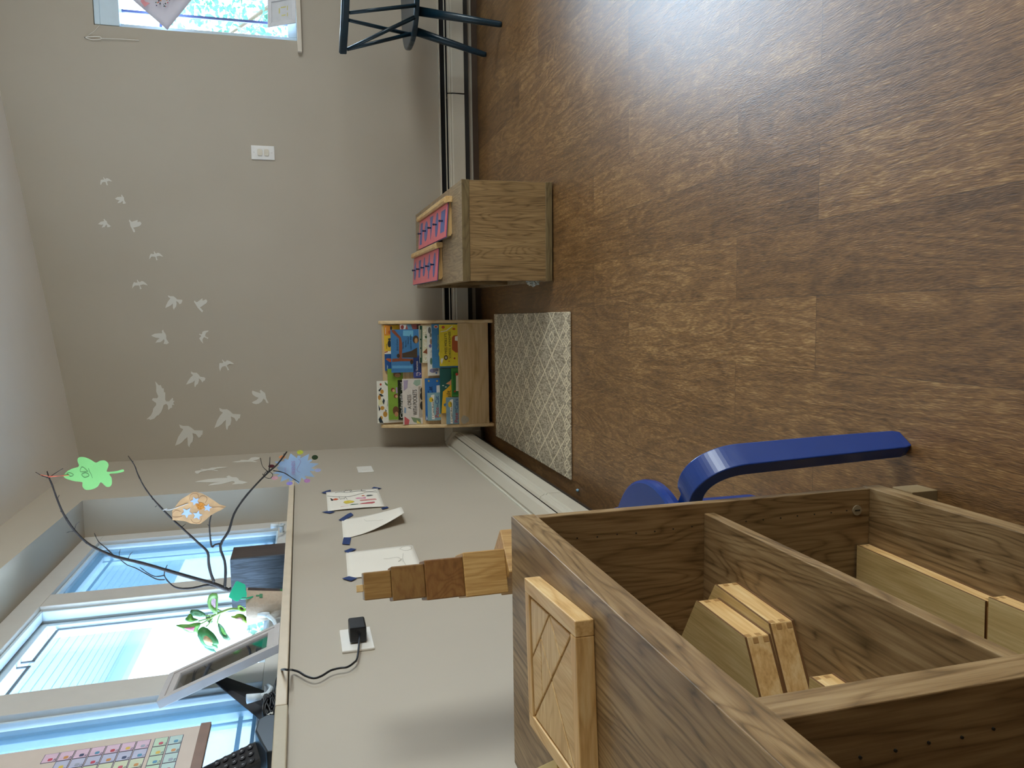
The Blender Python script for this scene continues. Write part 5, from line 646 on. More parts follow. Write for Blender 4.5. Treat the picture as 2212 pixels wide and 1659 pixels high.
# ---- wall plates
t = thing('light_switch', 'white double switch plate with two cream rockers on the back wall', 'switch', (1.559, 0, 1.08))
m = MB(); m.box(1.5235, 1.5935, -.006, 0, 1.078, 1.192); mesh_obj('plate', m, plain('plate_white', 'eae8e4', .35), parent=t, bevel=.002)
for z in (1.118, 1.150):
    m = MB(); m.prism([(1.559+.0165*math.copysign(abs(math.cos(a))**.5, math.cos(a)), z+.0125*math.copysign(abs(math.sin(a))**.5, math.sin(a))) for a in [2*math.pi*k/20 for k in range(20)]], lambda u, v, q: (u, -q, v), .006, .011)
    mesh_obj('rocker', m, plain('cream_plastic', 'ddd5c4', .4), parent=t, bevel=.001)
for z in (1.091, 1.179):
    m = MB(); m.tube([(1.559, -.0055, z), (1.559, -.0075, z)], .0022, 8); mesh_obj('screw', m, plain('screw_white', 'c9c6bf', .3), parent=t)
t = thing('wall_plate', 'small white sideways wall plate with one rocker, on the window wall near the corner', 'wall plate', (0, -.638, .679))
m = MB(); m.box(0, .006, -.704, -.574, .681, .752); mesh_obj('plate', m, plain('plate_white', 'e6e3dc', .35), parent=t, bevel=.002)
m = MB(); m.box(.006, .0085, -.675, -.603, .698, .735); mesh_obj('rocker', m, WHITE, parent=t, bevel=.002)
t = thing('power_outlet', 'white sideways outlet plate on the window wall holding a black charger', 'outlet', (0, -2.554, .86))
m = MB(); m.box(0, .006, -2.612, -2.496, .856, .924); mesh_obj('plate', m, WHITE, parent=t, bevel=.002)
m = MB(); m.tube([(.006, -2.525, .89), (.0075, -2.525, .89)], .016, 20); mesh_obj('socket', m, plain('socket_white', 'dcd8d0', .4), parent=t)
t = thing('charger', 'black plug-in charger cube with a thin black cord running up to the sill', 'charger', (.01, -2.56, .873))
m = MB(); m.box(.0078, .043, -2.584, -2.524, .870, .906); mesh_obj('body', m, BLACK, parent=t, bevel=.004)
cw = [Vector(p) for p in G['cordw']]
pts = [Vector((.025, -2.583, .886)), Vector((.025, -2.594, .886))]+cw[1:]+[Vector(p) for p in G['cords']]
m = MB(); m.tube(curve_smooth(pts, 4), .0022, 8); mesh_obj('cord', m, BLACK, parent=t, smooth=True)
# coil of cord on the sill
t2 = thing('cord_bundle', 'black coiled cord bundle tied with a white twist on the window sill', 'cord', (-.05, -2.70, 1.052))
m = MB(); q = []
for i in range(150):
    a = i*.42; q.append((-.05+.016*math.cos(a)*(1+.2*math.sin(i*.7)), -2.70+.024*math.sin(a*1.03+.3), 1.068+.010*math.sin(a*.37)+.003*math.cos(i)))
m.tube(q, .0022, 6); mesh_obj('coil', m, BLACK, parent=t2, smooth=True)
m = MB(); m.tube([(-.05, -2.722, 1.062), (-.046, -2.735, 1.070), (-.052, -2.745, 1.060)], .0018, 6).tube([(-.05, -2.722, 1.066), (-.043, -2.738, 1.062)], .0015, 6); mesh_obj('twist_tie', m, WHITE, parent=t2)
m = MB(); m.tube(curve_smooth([(-.05, -2.725, 1.06), (-.045, -2.75, 1.078), (-.05, -2.78, 1.080), (-.05, -2.805, 1.066)], 5), .0022, 6); mesh_obj('cord', m, BLACK, parent=t2, smooth=True)

# ---- children's drawings taped to the window wall
def drawing(n, label, lift, tapes):
    p = G['paper%d' % n]; c = (0, sum(a for a, b in p)/4, min(b for a, b in p))
    t = thing('childs_drawing', label, 'drawing', c, None)
    NU, NV = 12, 12; vs = []
    for j in range(NV+1):
        for i in range(NU+1):
            u, v = i/NU, j/NV       # u from top (0) to bottom (1), v from corner side to camera side
            A, B, C, D = [Vector(q) for q in p]
            y, z = A*(1-u)*(1-v)+B*u*(1-v)+C*u*v+D*(1-u)*v
            vs.append((.0025+lift(u, v), y, z))
    fs = [[j*(NU+1)+i, j*(NU+1)+i+1, (j+1)*(NU+1)+i+1, (j+1)*(NU+1)+i] for j in range(NV) for i in range(NU)]
    m = MB(); m.add(vs, fs); mesh_obj('sheet', m, PAPER, parent=t, smooth=True, solid=.0004)
    for k in tapes:
        m = MB(); m.prism(G[k], lambda u, v, q: (q, u, v), .0030, .0036); mesh_obj('tape', m, TAPE, parent=t)
    return t
t1 = drawing(1, "sheet of colourful crayon vegetables taped at four corners, nearest the room corner", lambda u, v: .001+.012*max(0, v-.75)*4*u*(1-u), ['tapes1a', 'tapes1b', 'tapes1c', 'tapes1d'])
cols = dict(d_orange='c8582c', d_black='2b201c', d_yellow='d8c14a', d_pink='d98aa8', d_grey='5a5f5c', d_red2='cf8f8a', d_red='b9555a', d_green='2f5a44', d_rose='d79a94', d_or2='c8602f')
for k, c in cols.items():
    m = MB(); m.prism(G[k], lambda u, v, q: (q, u, v), .0042, .0047); mesh_obj('crayon_shape', m, plain('crayon_'+k, c, .8, var=.15, scale=120), parent=t1)
PEN = plain('pen_line', '35302c', .7); PENCIL = plain('pencil_line', 'aaa498', .7); PENO = plain('orange_crayon', 'c98a5c', .8)
m = MB()
for k in ('l_1', 'l_2', 'l_3', 'l_4', 'l_5', 'l_6'): m.tube(curve_smooth([(.0046, a, b) for a, b in G[k]], 4), .0006, 5)
mesh_obj('pen_lines', m, PEN, parent=t1)
t2 = drawing(2, "sheet with faint pencil lines whose lower edge curls off the wall, middle of three", lambda u, v: .0005+.055*max(0, u-.25)**1.6*(.35+.65*v)+.02*max(0, u-.5)*math.sin(v*3), ['tapes2a', 'tapes2b'])
m = MB()
for k in ('p2a',): m.tube(curve_smooth([(.016, a, b) for a, b in G[k]], 4), .00035, 5)
mesh_obj('pencil_lines', m, PENCIL, parent=t2)
t3 = drawing(3, "flat white sheet with a pencil sketch of wheels, nearest the block tower", lambda u, v: .0008+.010*max(0, u-.7)*v, ['tapes3a', 'tapes3b'])
m = MB()
for k in ('p3a', 'p3b', 'p3c', 'p3d'): m.tube(curve_smooth([(.0052, a, b) for a, b in G[k]], 5), .00035, 5)
mesh_obj('pencil_lines', m, PENCIL, parent=t3)

# ---------------------------------------------------------------- book rack
SX0, SX1 = .118, .690
t = thing('book_rack', 'light maple book display rack with four sloping tiers against the back wall', 'bookcase', (.40, -.18, 0))
prof = [(-.275, .0), (-.275, .012), (-.262, .05), (-.225, .25), (-.160, .48), (-.118, .575), (-.108, .584), (-.098, .584), (-.090, .574), (-.090, 0)]
for x0, x1 in ((SX0, SX0+.018), (SX1-.018, SX1)):
    m = MB(); m.prism(prof, lambda u, v, q: (q, u, v), x0, x1); mesh_obj('side_panel', m, MAPLEZ, parent=t, bevel=.004)
TY = [-.25, -.215, -.18, -.145, -.110]; TZ = [.186, .277, .370, .465, .568]
for i in range(5):
    m = MB(); zb = .022 if i == 0 else TZ[i-1]-.095
    if i == 4: m.box(SX0+.018, SX1-.018, TY[i], TY[i]+.010, .03, TZ[i])
    else: m.box(SX0+.018, SX1-.018, TY[i], TY[i]+.006, zb, TZ[i])
    mesh_obj('back_panel' if i == 4 else 'tier_panel', m, MAPLE, parent=t, bevel=.001)
for i in range(4):
    m = MB(); m.box(SX0+.018, SX1-.018, TY[i]+.006, TY[i+1]+(.006 if i < 3 else 0), TZ[i]-.101, TZ[i]-.095); mesh_obj('ledge', m, MAPLE, parent=t)
m = MB(); m.prism([(.16+.022*math.cos(a)*(1+.2*math.sin(3*a)), .155+.022*math.sin(a)) for a in [k*.45 for k in range(14)]], lambda u, v, q: (u, q, v), -.2505, -.2502); mesh_obj('worn_patch', m, plain('worn_patch', 'b5aa96', .6), parent=t)
tk = [.186, .277, .370, .465]
PG = plain('book_pages', 'e3dcc8', .8)
matc = {}
def cmat(h):
    if h not in matc: matc[h] = plain('print_'+h, h, .42, var=.05, scale=60)
    return matc[h]
for col, x0, x1, zt, k, layer, label, arts in G['books']:
    x0, x1 = max(x0, SX0+.020), min(x1, SX1-.020)
    Y0 = TY[k-1]+(.007 if layer == 1 else .017)-.001; zb = TZ[k-1]-.095; sl = .03; th = .0065
    def f(x, z, d): return (x, Y0+sl*(z-(tk[k-1]-.085))+d, z)
    tb = thing('picture_book', label, 'book', f((x0+x1)/2, zb, 0))
    m = MB()
    m.mat(cmat(col)).prism([(x0, zb), (x1, zb), (x1, zt), (x0, zt)], f, 0, .0012)
    m.prism([(x0, zb), (x1, zb), (x1, zt), (x0, zt)], f, th-.0012, th)
    m.prism([(x0, zb), (x0+.0012, zb), (x0+.0012, zt), (x0, zt)], f, .0012, th-.0012)
    mesh_obj('cover', m, parent=tb)
    m = MB(); m.prism([(x0+.0012, zb), (x1-.002, zb), (x1-.002, zt-.002), (x0+.0012, zt-.002)], f, .0012, th-.0012); mesh_obj('pages', m, PG, parent=tb)
    pics = MB(); tx = MB(); lay = 0
    for a in arts:
        if a[0] == 'p':
            pts = [(min(max(u, x0), x1), min(v, zt-.0005)) for u, v in a[1]]
            lay += 1; pics.mat(cmat(a[2])).prism(pts, f, -.0003-.00004*lay, 0)
        else:
            _, body, tx0, tz, w, h, c = a
            tx.mat(cmat(c)); n0 = len(tx.v)
            text(tx, body, f(tx0, tz, -.0022), (1, 0, 0), (0, sl, 1), 1.0, depth=0)
            seg = tx.v[n0:]
            if seg:
                mnx = min(v.x for v in seg); mxx = max(v.x for v in seg); mnz = min(v.z for v in seg); mxz = max(v.z for v in seg)
                kx = w/(mxx-mnx); kz = h/(mxz-mnz)
                for i in range(n0, len(tx.v)):
                    v = tx.v[i]; xx = tx0+(v.x-mnx)*kx; zz = tz+(v.z-mnz)*kz
                    tx.v[i] = Vector(f(xx, zz, -.0022 if False else -.0016))
    if pics.v: mesh_obj('illustration', pics, parent=tb)
    if tx.v: mesh_obj('title_lettering', tx, parent=tb)

# ---------------------------------------------------------------- rug
m = MB(); m.box(.076, .718, -1.490, -.335, .0015, .009); single('rug', m, RUG, 'beige and grey rug with cream diamond lattice lying in front of the book rack', 'rug', org=(.397, -.9125, .0015), bevel=.003)
m = MB(); m.ball((.052, -1.56, .0065), .006); single('bead', m, plain('blue_bead', '8fb4cc', .3), 'tiny pale blue bead on the floor beside the heater', 'bead', smooth=True)

# ---------------------------------------------------------------- low cabinet by the back wall
def cabinet(name, label, x0, x1, y0, y1, z0, z1, slab, openside, mats, feet, ang=0, divs=(), shelves=(), foot=.05):
    cen = ((x0+x1)/2, (y0+y1)/2, 0); Mx = rotz((x0, y0, 0), ang) if ang else None
    t = thing(name, label, 'cabinet', cen)
    def bx(nm, mat, *b):
        m = MB(); m.M = Mx
        if nm in ('top_board', 'bottom_board'):
            m.mats = [mat, mats[3]]; m.box(*b); m.k = [0, 0, 1, 1, 0, 0]
        else: m.mat(mat).box(*b)
        return mesh_obj(nm, m, parent=t, bevel=.0012)
    top, end, back = mats[:3]
    bx('top_board', top, x0, x1, y0, y1, z1-slab, z1)
    bx('bottom_board', top, x0, x1, y0, y1, z0, z0+slab*.9)
    for (a, c) in ((y0+.002, y0+.018), (y1-.018, y1-.002)): bx('end_panel', end, x0+.001, x1-.001, a, c, z0+slab*.9, z1-slab)
    bb = (x0+.004, x0+.010) if openside == '+x' else (x1-.010, x1-.004)
    bx('back_panel', end, bb[0], bb[1], y0+.018, y1-.018, z0+slab*.9, z1-slab)
    lo, hi = (x0+.010, x1-.002) if openside == '+x' else (x0+.002, x1-.010)
    for (a, c) in divs: bx('divider', end, lo, hi, a, c, z0+slab*.9, z1-slab)
    ys = [y0+.018]+[v for d in divs for v in d]+[y1-.018]
    for z in shelves:
        for i in range(0, len(ys), 2):
            l2, h2 = (x0+.010, x1-.017) if openside == '+x' else (x0+.017, x1-.010)
            bx('shelf', top, l2, h2, ys[i], ys[i+1], z-.018, z)
    for (fx, fy) in (((x0+.012, y0+.03), (x1-.047, y0+.03), (x0+.012, y1-.074), (x1-.047, y1-.074)) if feet == 'block' else ((x0+.012, y0+.03), (x1-.062, y0+.03), (x0+.012, y1-.08), (x1-.062, y1-.08))):
        m = MB(); m.M = Mx
        if feet == 'block': m.box(fx, fx+.05, fy, fy+.043, 0, z0)
        else: m.lathe([(.018, 0), (.02, .003), (.012, z0)], (fx+.025, fy+.025, 0), 16)
        mesh_obj('foot', m, plain('foot_wood', '8f7a58', .5) if feet == 'block' else BLACK, parent=t, bevel=.001)
    return t, Mx
C2, M2 = cabinet('toy_cabinet', 'low pale oak cabinet end-on, with two pink shape racks on top', .842, 1.228, -1.287, -.095, .006, .371, .030, '-x', (OAKP, OAKPZ, OAKPZ, OAKPX), 'glide', ang=-.95, divs=((-.70, -.684),), shelves=(.19,))
m = MB(); m.M = M2; m.box(.840, .8422, -1.2868, -.096, .342, .3705); 
# crumpled clear bag poking out of the open side
rb = random.Random(3); m = MB(); m.M = M2
bmx = bmesh.new(); bmesh.ops.create_icosphere(bmx, subdivisions=4, radius=1)
vs = []
for v in bmx.verts:
    p = v.co; k = 1+rb.uniform(-.16, .16)+.16*math.sin(p.x*9+p.y*7)*math.sin(p.z*8); vs.append((.850+p.x*.026*k, -1.22+p.y*.050*k, p.z*.026*k))
fs = [[v.index for v in f.verts] for f in bmx.faces]; bmx.free(); 
lo = min(v[2] for v in vs); vs = [(x, y, z-lo+.0332) for x, y, z in vs]
m.add(vs, fs)
bagm = plain('clear_film', 'c6d0cf', .15, var=.1); bagm.node_tree.nodes['Principled BSDF'].inputs['Alpha'].default_value = .55
single('plastic_bag', m, bagm, 'crumpled clear plastic bag poking out of the low cabinet beside the rug', 'bag')

# racks with inset shape frames
PINK = plain('pink_frame', 'e8737a', .4, var=.02); INS = plain('inset_blue', '5d6ba6', .4, var=.03); INSB = plain('rack_blue', '2b4a86', .4); KNOB = plain('knob_navy', '141a40', .35)
def rounded(pts): return pts
def shape(kind):
    E = lambda a, b, n=28: [(a*math.cos(2*math.pi*i/n), b*math.sin(2*math.pi*i/n)) for i in range(n)]
    return {'square': [(-.045, -.045), (.045, -.045), (.045, .045), (-.045, .045)],
            'oval': E(.052, .034), 'circle': E(.046, .046), 'triangle': [(.052, -.040), (.052, .040), (-.050, 0)],
            'rectangle': [(-.052, -.032), (.052, -.032), (.052, .032), (-.052, .032)],
            'flower': [((.038+.012*math.cos(4*a))*math.cos(a)*1.15, (.036+.012*math.cos(4*a))*math.sin(a)) for a in [2*math.pi*i/40 for i in range(40)]],
            'egg': [((.052 if math.cos(a) > 0 else .040)*math.cos(a), .031*math.sin(a)*(1-.25*math.cos(a))) for a in [2*math.pi*i/30 for i in range(30)]],
            'trapezoid': [(-.040, -.030), (.045, -.036), (.045, .030), (-.040, .022)],
            'pentagon': [(.048, 0), (.022, .040), (-.040, .030), (-.050, -.006), (-.020, -.036)],
            'ellipse': E(.055, .028)}[kind]
def rack(xr, xl, ya, yb, kinds, label, where, zr=.392, zl=.402, z0=.371):
    n = 5; pitch = (yb-ya)/n
    t = thing('inset_rack', label, 'toy rack', ((xr+xl)/2, (ya+yb)/2, z0), 'shape racks on the low cabinet')
    def pl(s, d, h):       # s across from right edge (0) to left (1) in metres, d along y, h above tilted plane
        w = xr-xl; f_ = s/w
        return (xr-s, d, zr+(zl-zr)*f_+h)
    m = MB(); m.M = M2; w = xr-xl
    m.prism([(0, z0), (w-.012, z0), (w-.002, z0+.006), (w-.002, zl-.0072), (0, zr-.0072)], lambda s, z, y: (xr-s, y, z), ya+.012, yb); mesh_obj('base', m, PINEX, parent=t, bevel=.001)
    m = MB(); m.M = M2; m.prism([(-.024, z0), (.0, z0), (.0, zr-.006), (.004, zr+.003), (.004, zr+.012), (-.002, zr+.016), (-.018, zr+.014), (-.024, zr+.004)], lambda s, z, y: (xr-s, y, z), ya-.006, yb+.006)
    mesh_obj('rail', m, PINE, parent=t, bevel=.0015)
    m = MB(); m.M = M2; m.prism([(.002, ya), (w+.006, ya), (w+.006, yb), (.002, yb)], pl, -.007, -.0045); mesh_obj('tray', m, INSB, parent=t)
    for i, kd in enumerate(kinds):
        a, c = ya+pitch*i+.0008, ya+pitch*(i+1)-.0008; cy = (a+c)/2
        lab = 'pink square frame with a blue %s inset, %s' % (kd, where[i])
        q = thing('shape_tile', lab, 'shape puzzle', tuple((M2 @ Vector(pl(w/2, cy, -.0044)))), 'pink frames with blue insets')
        m = MB(); m.M = M2; m.prism([(.0045, a), (w+.003, a), (w+.003, c), (.0045, c)], pl, -.0044, 0); mesh_obj('frame', m, PINK, parent=q)
        sh = [(w/2+.002-u, cy+v*1.02) for u, v in shape(kd)]
        m = MB(); m.M = M2; m.prism(sh, pl, 0.0, .0008); ins = mesh_obj('inset', m, INS, parent=q)
        m = MB(); m.M = M2; m.tube([pl(w/2, cy, .0008), pl(w/2, cy, .012)], .0035, 8).ball(pl(w/2, cy, .014), .005, 6); mesh_obj('knob', m, KNOB, parent=q, smooth=True)
# rack nearer the window side of the cabinet
rack(1.166, 1.030, -1.098, -.372, ['square', 'oval', 'triangle', 'circle', 'rectangle'], 'wooden rail rack of five pink shape frames on the side away from the rug',
     ['nearest the camera on the right rack', 'second from the camera on the right rack', 'middle of the right rack', 'fourth from the camera on the right rack', 'farthest on the right rack'])
rack(1.000, .862, -.868, -.150, ['ellipse', 'flower', 'egg', 'trapezoid', 'pentagon'], 'wooden rail rack of five pink shape frames on the side next to the rug',
     ['nearest the camera on the left rack', 'second from the camera on the left rack', 'middle of the left rack', 'fourth from the camera on the left rack', 'farthest on the left rack'])

# ---------------------------------------------------------------- foreground shelf
FX0, FX1, FY1, FY0 = .03, .410, -3.140, -4.34
C1, _ = cabinet('shelf_unit', 'walnut laminate shelf unit in the foreground with a shape tray on its top', FX0, FX1, FY0, FY1, .050, .696, .036, '+x', (OAKD, OAKZ, OAKZ, OAKX), 'block', divs=((-3.741, -3.708),), shelves=(.390,))
m = MB()
for x, z in [(.373, .600), (.372, .568), (.373, .536), (.372, .505), (.372, .474), (.373, .443), (.374, .411), (.374, .316), (.374, .285), (.374, .253), (.375, .222), (.375, .190), (.375, .158), (.376, .128)]:
    m.tube([(x, -3.1585, z), (x, -3.1592, z)], .0012, 8)
mesh_obj('peg_holes', m, DARK, parent=C1)
m = MB()
for x, z in [(.367, .59), (.368, .527), (.369, .464), (.367, .62), (.367, .558), (.367, .495)]: m.tube([(x, -3.7405, z), (x, -3.7425, z)], .0013, 8)
mesh_obj('peg_holes', m, DARK, parent=C1)
m = MB(); m.tube([(.375, -3.1578, .108), (.375, -3.1600, .108)], .0085, 20); k_ = mesh_obj('cam_cover', m, plain('cam_cover', '9c8f74', .5), parent=C1)
m = MB(); m.box(.3738, .3762, -3.1604, -3.1600, .103, .113); mesh_obj('slot', m, DARK, parent=k_)

# ---- wooden boxes standing on the shelves
def flatbox(label, pts, z0, h, grp, edge=.005, joints=True, wood_=PINE, name='wooden_box'):
    c = Vector((sum(p[0] for p in pts)/len(pts), sum(p[1] for p in pts)/len(pts), z0)); t = thing(name, label, 'box', c, grp)
    f = lambda u, v, q: (u, v, q)
    def ins(d): 
        return [(c.x+(x-c.x)*(1-d/((Vector((x, y))-Vector((c.x, c.y))).length)), c.y+(y-c.y)*(1-d/((Vector((x, y))-Vector((c.x, c.y))).length))) for x, y in pts]
    m = MB(); m.prism(pts, f, z0, z0+.003); mesh_obj('base_board', m, PLYEDGE, parent=t)
    m = MB(); pi_ = ins(.001); nn_ = len(pi_)
    for i in range(nn_):
        A_, B_ = pi_[i], pi_[(i+1) % nn_]; m.mat(PINE if abs(B_[1]-A_[1]) > abs(B_[0]-A_[0]) else PINEX)
        m.add([(A_[0], A_[1], z0+.003), (B_[0], B_[1], z0+.003), (B_[0], B_[1], z0+h-.003), (A_[0], A_[1], z0+h-.003)], [(0, 1, 2, 3)])
    m.mat(PINE).add([(x, y, z0+.003) for x, y in pi_], [list(range(nn_))]).add([(x, y, z0+h-.003) for x, y in pi_], [list(range(nn_))])
    fr = mesh_obj('frame', m, parent=t)
    m = MB(); m.mat(PLYEDGE).prism(pts, f, z0+h-.003, z0+h-.0003); m.mat(PLY).prism(ins(.0006), f, z0+h-.0003, z0+h); mesh_obj('lid', m, parent=t)
    if joints:
        m = MB(); n = len(pts)
        for i in range(n):
            P_, Q = Vector(pts[i]), Vector(pts[(i+1) % n]); d = (Q-P_).normalized(); nn = Vector((d.y, -d.x))
            cc = Vector((c.x, c.y))
            if (P_-cc).dot(nn) < 0: nn = -nn
            hh = h-.006
            for e0, sgn in ((P_, 1), (Q, -1)):
                for kz in (.25, .72) if sgn > 0 else (.02, .5):
                    a = e0+d*sgn*.002; b_ = e0+d*sgn*.0085; za = z0+.003+hh*kz; zb_ = za+hh*.24
                    m.add([(a.x-nn.x*.0008, a.y-nn.y*.0008, za), (b_.x-nn.x*.0008, b_.y-nn.y*.0008, za), (b_.x-nn.x*.0008, b_.y-nn.y*.0008, zb_), (a.x-nn.x*.0008, a.y-nn.y*.0008, zb_)], [(0, 1, 2, 3)])
        mesh_obj('finger_joints', m, JOINT, parent=t, solid=.0004)
    return t
def hexa(cx, cy, r, a0): return [(cx+r*math.cos(math.radians(a0+60*i)), cy+r*math.sin(math.radians(a0+60*i))) for i in range(6)]
hx = (.201, -3.314)
flatbox('lower of two stacked hexagonal wooden boxes on the middle shelf', hexa(hx[0], hx[1], .1300, 27), .390, .037, 'stacked hexagonal boxes')
flatbox('upper hexagonal wooden box with an olive plywood top, stacked on another', hexa(hx[0]-.006, hx[1]-.012, .1215, 28.5), .4271, .037, 'stacked hexagonal boxes')
flatbox('small square wooden box on the middle shelf beside the divider', [(.276, -3.462), (.274, -3.650), (.09, -3.652), (.092, -3.462)], .390, .034, None)
flatbox('long flat wooden box with plywood top on the bottom board against the end panel', [(.317, -3.161), (.311, -3.408), (.12, -3.412), (.126, -3.163)], .0824, .026, None)
flatbox('flat plywood box on the bottom board next to the longer one, nearer the divider', [(.320, -3.416), (.318, -3.640), (.11, -3.642), (.112, -3.418)], .0824, .030, None)
# ---- yellow plywood lid and tangram tray on top
U = Vector((.084, -.996)); V = Vector((-.996, -.084)); A0 = Vector((.3655, -3.279)); SD = .1903
def tp(u, v, z): p = A0+U*(u*SD)+V*(v*SD); return (p.x, p.y, z)
TZ0, TZ1 = .6962, .7175
t = thing('puzzle_tray', 'square pine tray holding wooden triangle and square tiles, on the foreground shelf top', 'tray', tp(.5, .5, TZ0))
m = MB(); m.prism([(.09, .09), (.91, .09), (.91, .91), (.09, .91)], tp, TZ0, TZ0+.006); mesh_obj('base_board', m, PLY, parent=t, bevel=.0008)
RW = .092
for q in ([(0, 0), (1, 0), (1, RW), (0, RW)], [(0, 1-RW), (1, 1-RW), (1, 1), (0, 1)], [(0, RW), (RW, RW), (RW, 1-RW), (0, 1-RW)], [(1-RW, RW), (1, RW), (1, 1-RW), (1-RW, 1-RW)]):
    m = MB(); m.prism(q, tp, TZ0, TZ1); mesh_obj('rim', m, PINE if abs(q[0][1]-q[1][1]) < .01 and q[1][0]-q[0][0] > .5 else PINEX, parent=t, bevel=.0012)
TANG = [('large triangle tile along the camera side of the tray', [(1, 0), (1, 1), (.5, .5)], 1), ('large triangle tile along the wall side of the tray', [(0, 1), (1, 1), (.5, .5)], 2),
        ('medium triangle tile in the far right corner of the tray', [(0, 0), (.5, 0), (0, .5)], 0), ('small triangle tile in the near right corner of the tray', [(.5, 0), (1, 0), (.75, .25)], 1),
        ('square tile between the triangle tiles at the right of the tray', [(.25, .25), (.5, .5), (.75, .25), (.5, 0)], 0), ('small triangle tile beside the middle of the tray', [(.25, .25), (.5, .5), (.25, .75)], 2),
        ('slanted four-sided tile along the far edge of the tray', [(0, .5), (0, 1), (.25, .75), (.25, .25)], 1)]
TW = [wood('ash_tile_%d' % i, 'b78f58', 'd0a96f', 'dfc08a', ax, 5, .45, 9, .7, .2, 3+i*2) for i, ax in enumerate(('X', 'Y', 'X'))]
for lab, q, k in TANG:
    cx = sum(p[0] for p in q)/len(q); cy = sum(p[1] for p in q)/len(q); s = .945
    qq = [(RW+(.012 if True else 0)+(cx+(u-cx)*s)*(1-2*RW-.018), RW+.014+(cy+(v-cy)*s)*(1-2*RW-.02)) for u, v in q]
    m = MB(); m.prism(qq, tp, TZ0+.0061, TZ1-.0015); single('wooden_tile', m, TW[k], 'pine '+lab, 'puzzle tile', 'wooden tiles in the square tray', bevel=.001)
def lidp(u, v, z):
    a = Vector((.180, -3.384)); e = Vector((-.595, .804)); g_ = Vector((-.804, -.595)); p = a+e*u+g_*v; return (p.x, p.y, z)
t = thing('plywood_lid', 'flat pale yellow plywood lid lying beside the square tray on the shelf top', 'lid', lidp(.07, .09, .6962))
m = MB(); m.prism([(0, 0), (.165, 0), (.165, .19), (0, .19)], lidp, .6962, .712); mesh_obj('board', m, plain('yellow_ply', 'd9c283', .5, var=.03), parent=t, bevel=.001)
m = MB()
for q in ([(.018, .03), (.018, .16)], [(.147, .03), (.147, .16)], [(.018, .03), (.147, .03)], [(.018, .16), (.147, .16)], [(.018, .03), (.147, .16)]): m.tube([lidp(q[0][0], q[0][1], .7122), lidp(q[1][0], q[1][1], .7122)], .0005, 4)
mesh_obj('inlay_lines', m, plain('inlay_line', 'b39a5c', .6), parent=t)

# ---------------------------------------------------------------- blue stool and block tower
SC = Vector((.252, -2.983)); SH = .403
t = thing('stool', 'round blue lacquered stool with bent legs behind the foreground shelf', 'stool', (SC.x, SC.y, 0))
m = MB(); m.lathe([(.148, SH-.026), (.1545, SH-.022), (.156, SH-.012), (.1545, SH-.003), (.150, SH)], (SC.x, SC.y, 0), 128); mesh_obj('seat', m, BLUEP, parent=t, smooth=False, bevel=0)
for an, ro in ((-34.3, .2625), (86, .2625), (203, .225)):
    n = Vector((math.cos(math.radians(an)), math.sin(math.radians(an)), 0)); sd = Vector((-n.y, n.x, 0)); P = []
    ct = Vector((SC.x, SC.y, 0)); R_ = .075; rr = ro; zt = SH-.008
    P.append(ct+n*.09+Vector((0, 0, SH-.039))); P.append(ct+n*min(.165, rr-.08)+Vector((0, 0, SH-.039)))
    pass
    for k in range(25):
        a = math.pi/2*(1-k/24); P.append(ct+n*(rr-R_+R_*math.cos(a))+Vector((0, 0, SH-.026-R_+R_*math.sin(a)+.010*math.sin(math.pi*k/24))))
    P.append(ct+n*(rr+.006)+Vector((0, 0, .15))); P.append(ct+n*(rr+.010)+Vector((0, 0, .014))); P.append(ct+n*(rr+.010)+Vector((0, 0, 0)))
    w = [.048]*(len(P)-3)+[.046, .042, .034]
    m = MB(); m.strip(P, sd, w, .024); mesh_obj('leg', m, BLUEP, parent=t, bevel=.002)
z = SH
TC = Vector((.275, -2.992)); ROT = [0, 12, 2, -3, 4, 1, 3, 0]
rb = random.Random(5)
sizes = [(.10, 30, BEECH, 'largest block, at the foot of the tower'), (.09, 47, BEECH, 'second largest block of the tower, under the cornerwise pale block'), (.080, 47, BEECH, 'pale block turned cornerwise to the blocks above it, just above the shelf top'),
         (.0705, 21, BEECH, 'pale yellow block under the two dark ones'), (.0625, 20, CHERRY, 'dark reddish block with curved end grain'), (.053, 21, wood('walnut_block', '70502b', '855f34', '94703f', 'X', 3, .4, 14, .5, .5, 6), 'dark brown block second from the top of the tower'),
         (.0430, 19, wood('tan_block', '8b6536', '9d7743', 'b08b54', 'Z', 6, .4, 4, .8, .2, 8), 'tan block carrying the tiny top block')]
offs = [(0, 0), (.004, .006), (.022, .008), (.001, 0), (-.0015, .0), (-.002, .0), (-.001, .001)]
for (s, r, mt, lab), (dx, dy) in zip(sizes, offs):
    c = (TC.x+dx*.6, TC.y+dy, z); m = MB(); m.M = rotz(c, r)
    m.box(c[0]-s/2, c[0]+s/2, c[1]-s/2, c[1]+s/2, z, z+s); single('wooden_block', m, mt, lab, 'block', 'cubes of the wooden tower', bevel=.0018); z += s+.0001
c = (TC.x-.003, TC.y, z); m = MB(); m.M = rotz(c, 24); m.box(c[0]-.0055, c[0]+.0055, c[1]-.0055, c[1]+.0055, z, z+.0105); single('wooden_block', m, PINEX, 'tiny pale cube on the very top of the tower', 'block', 'cubes of the wooden tower', bevel=.0006)

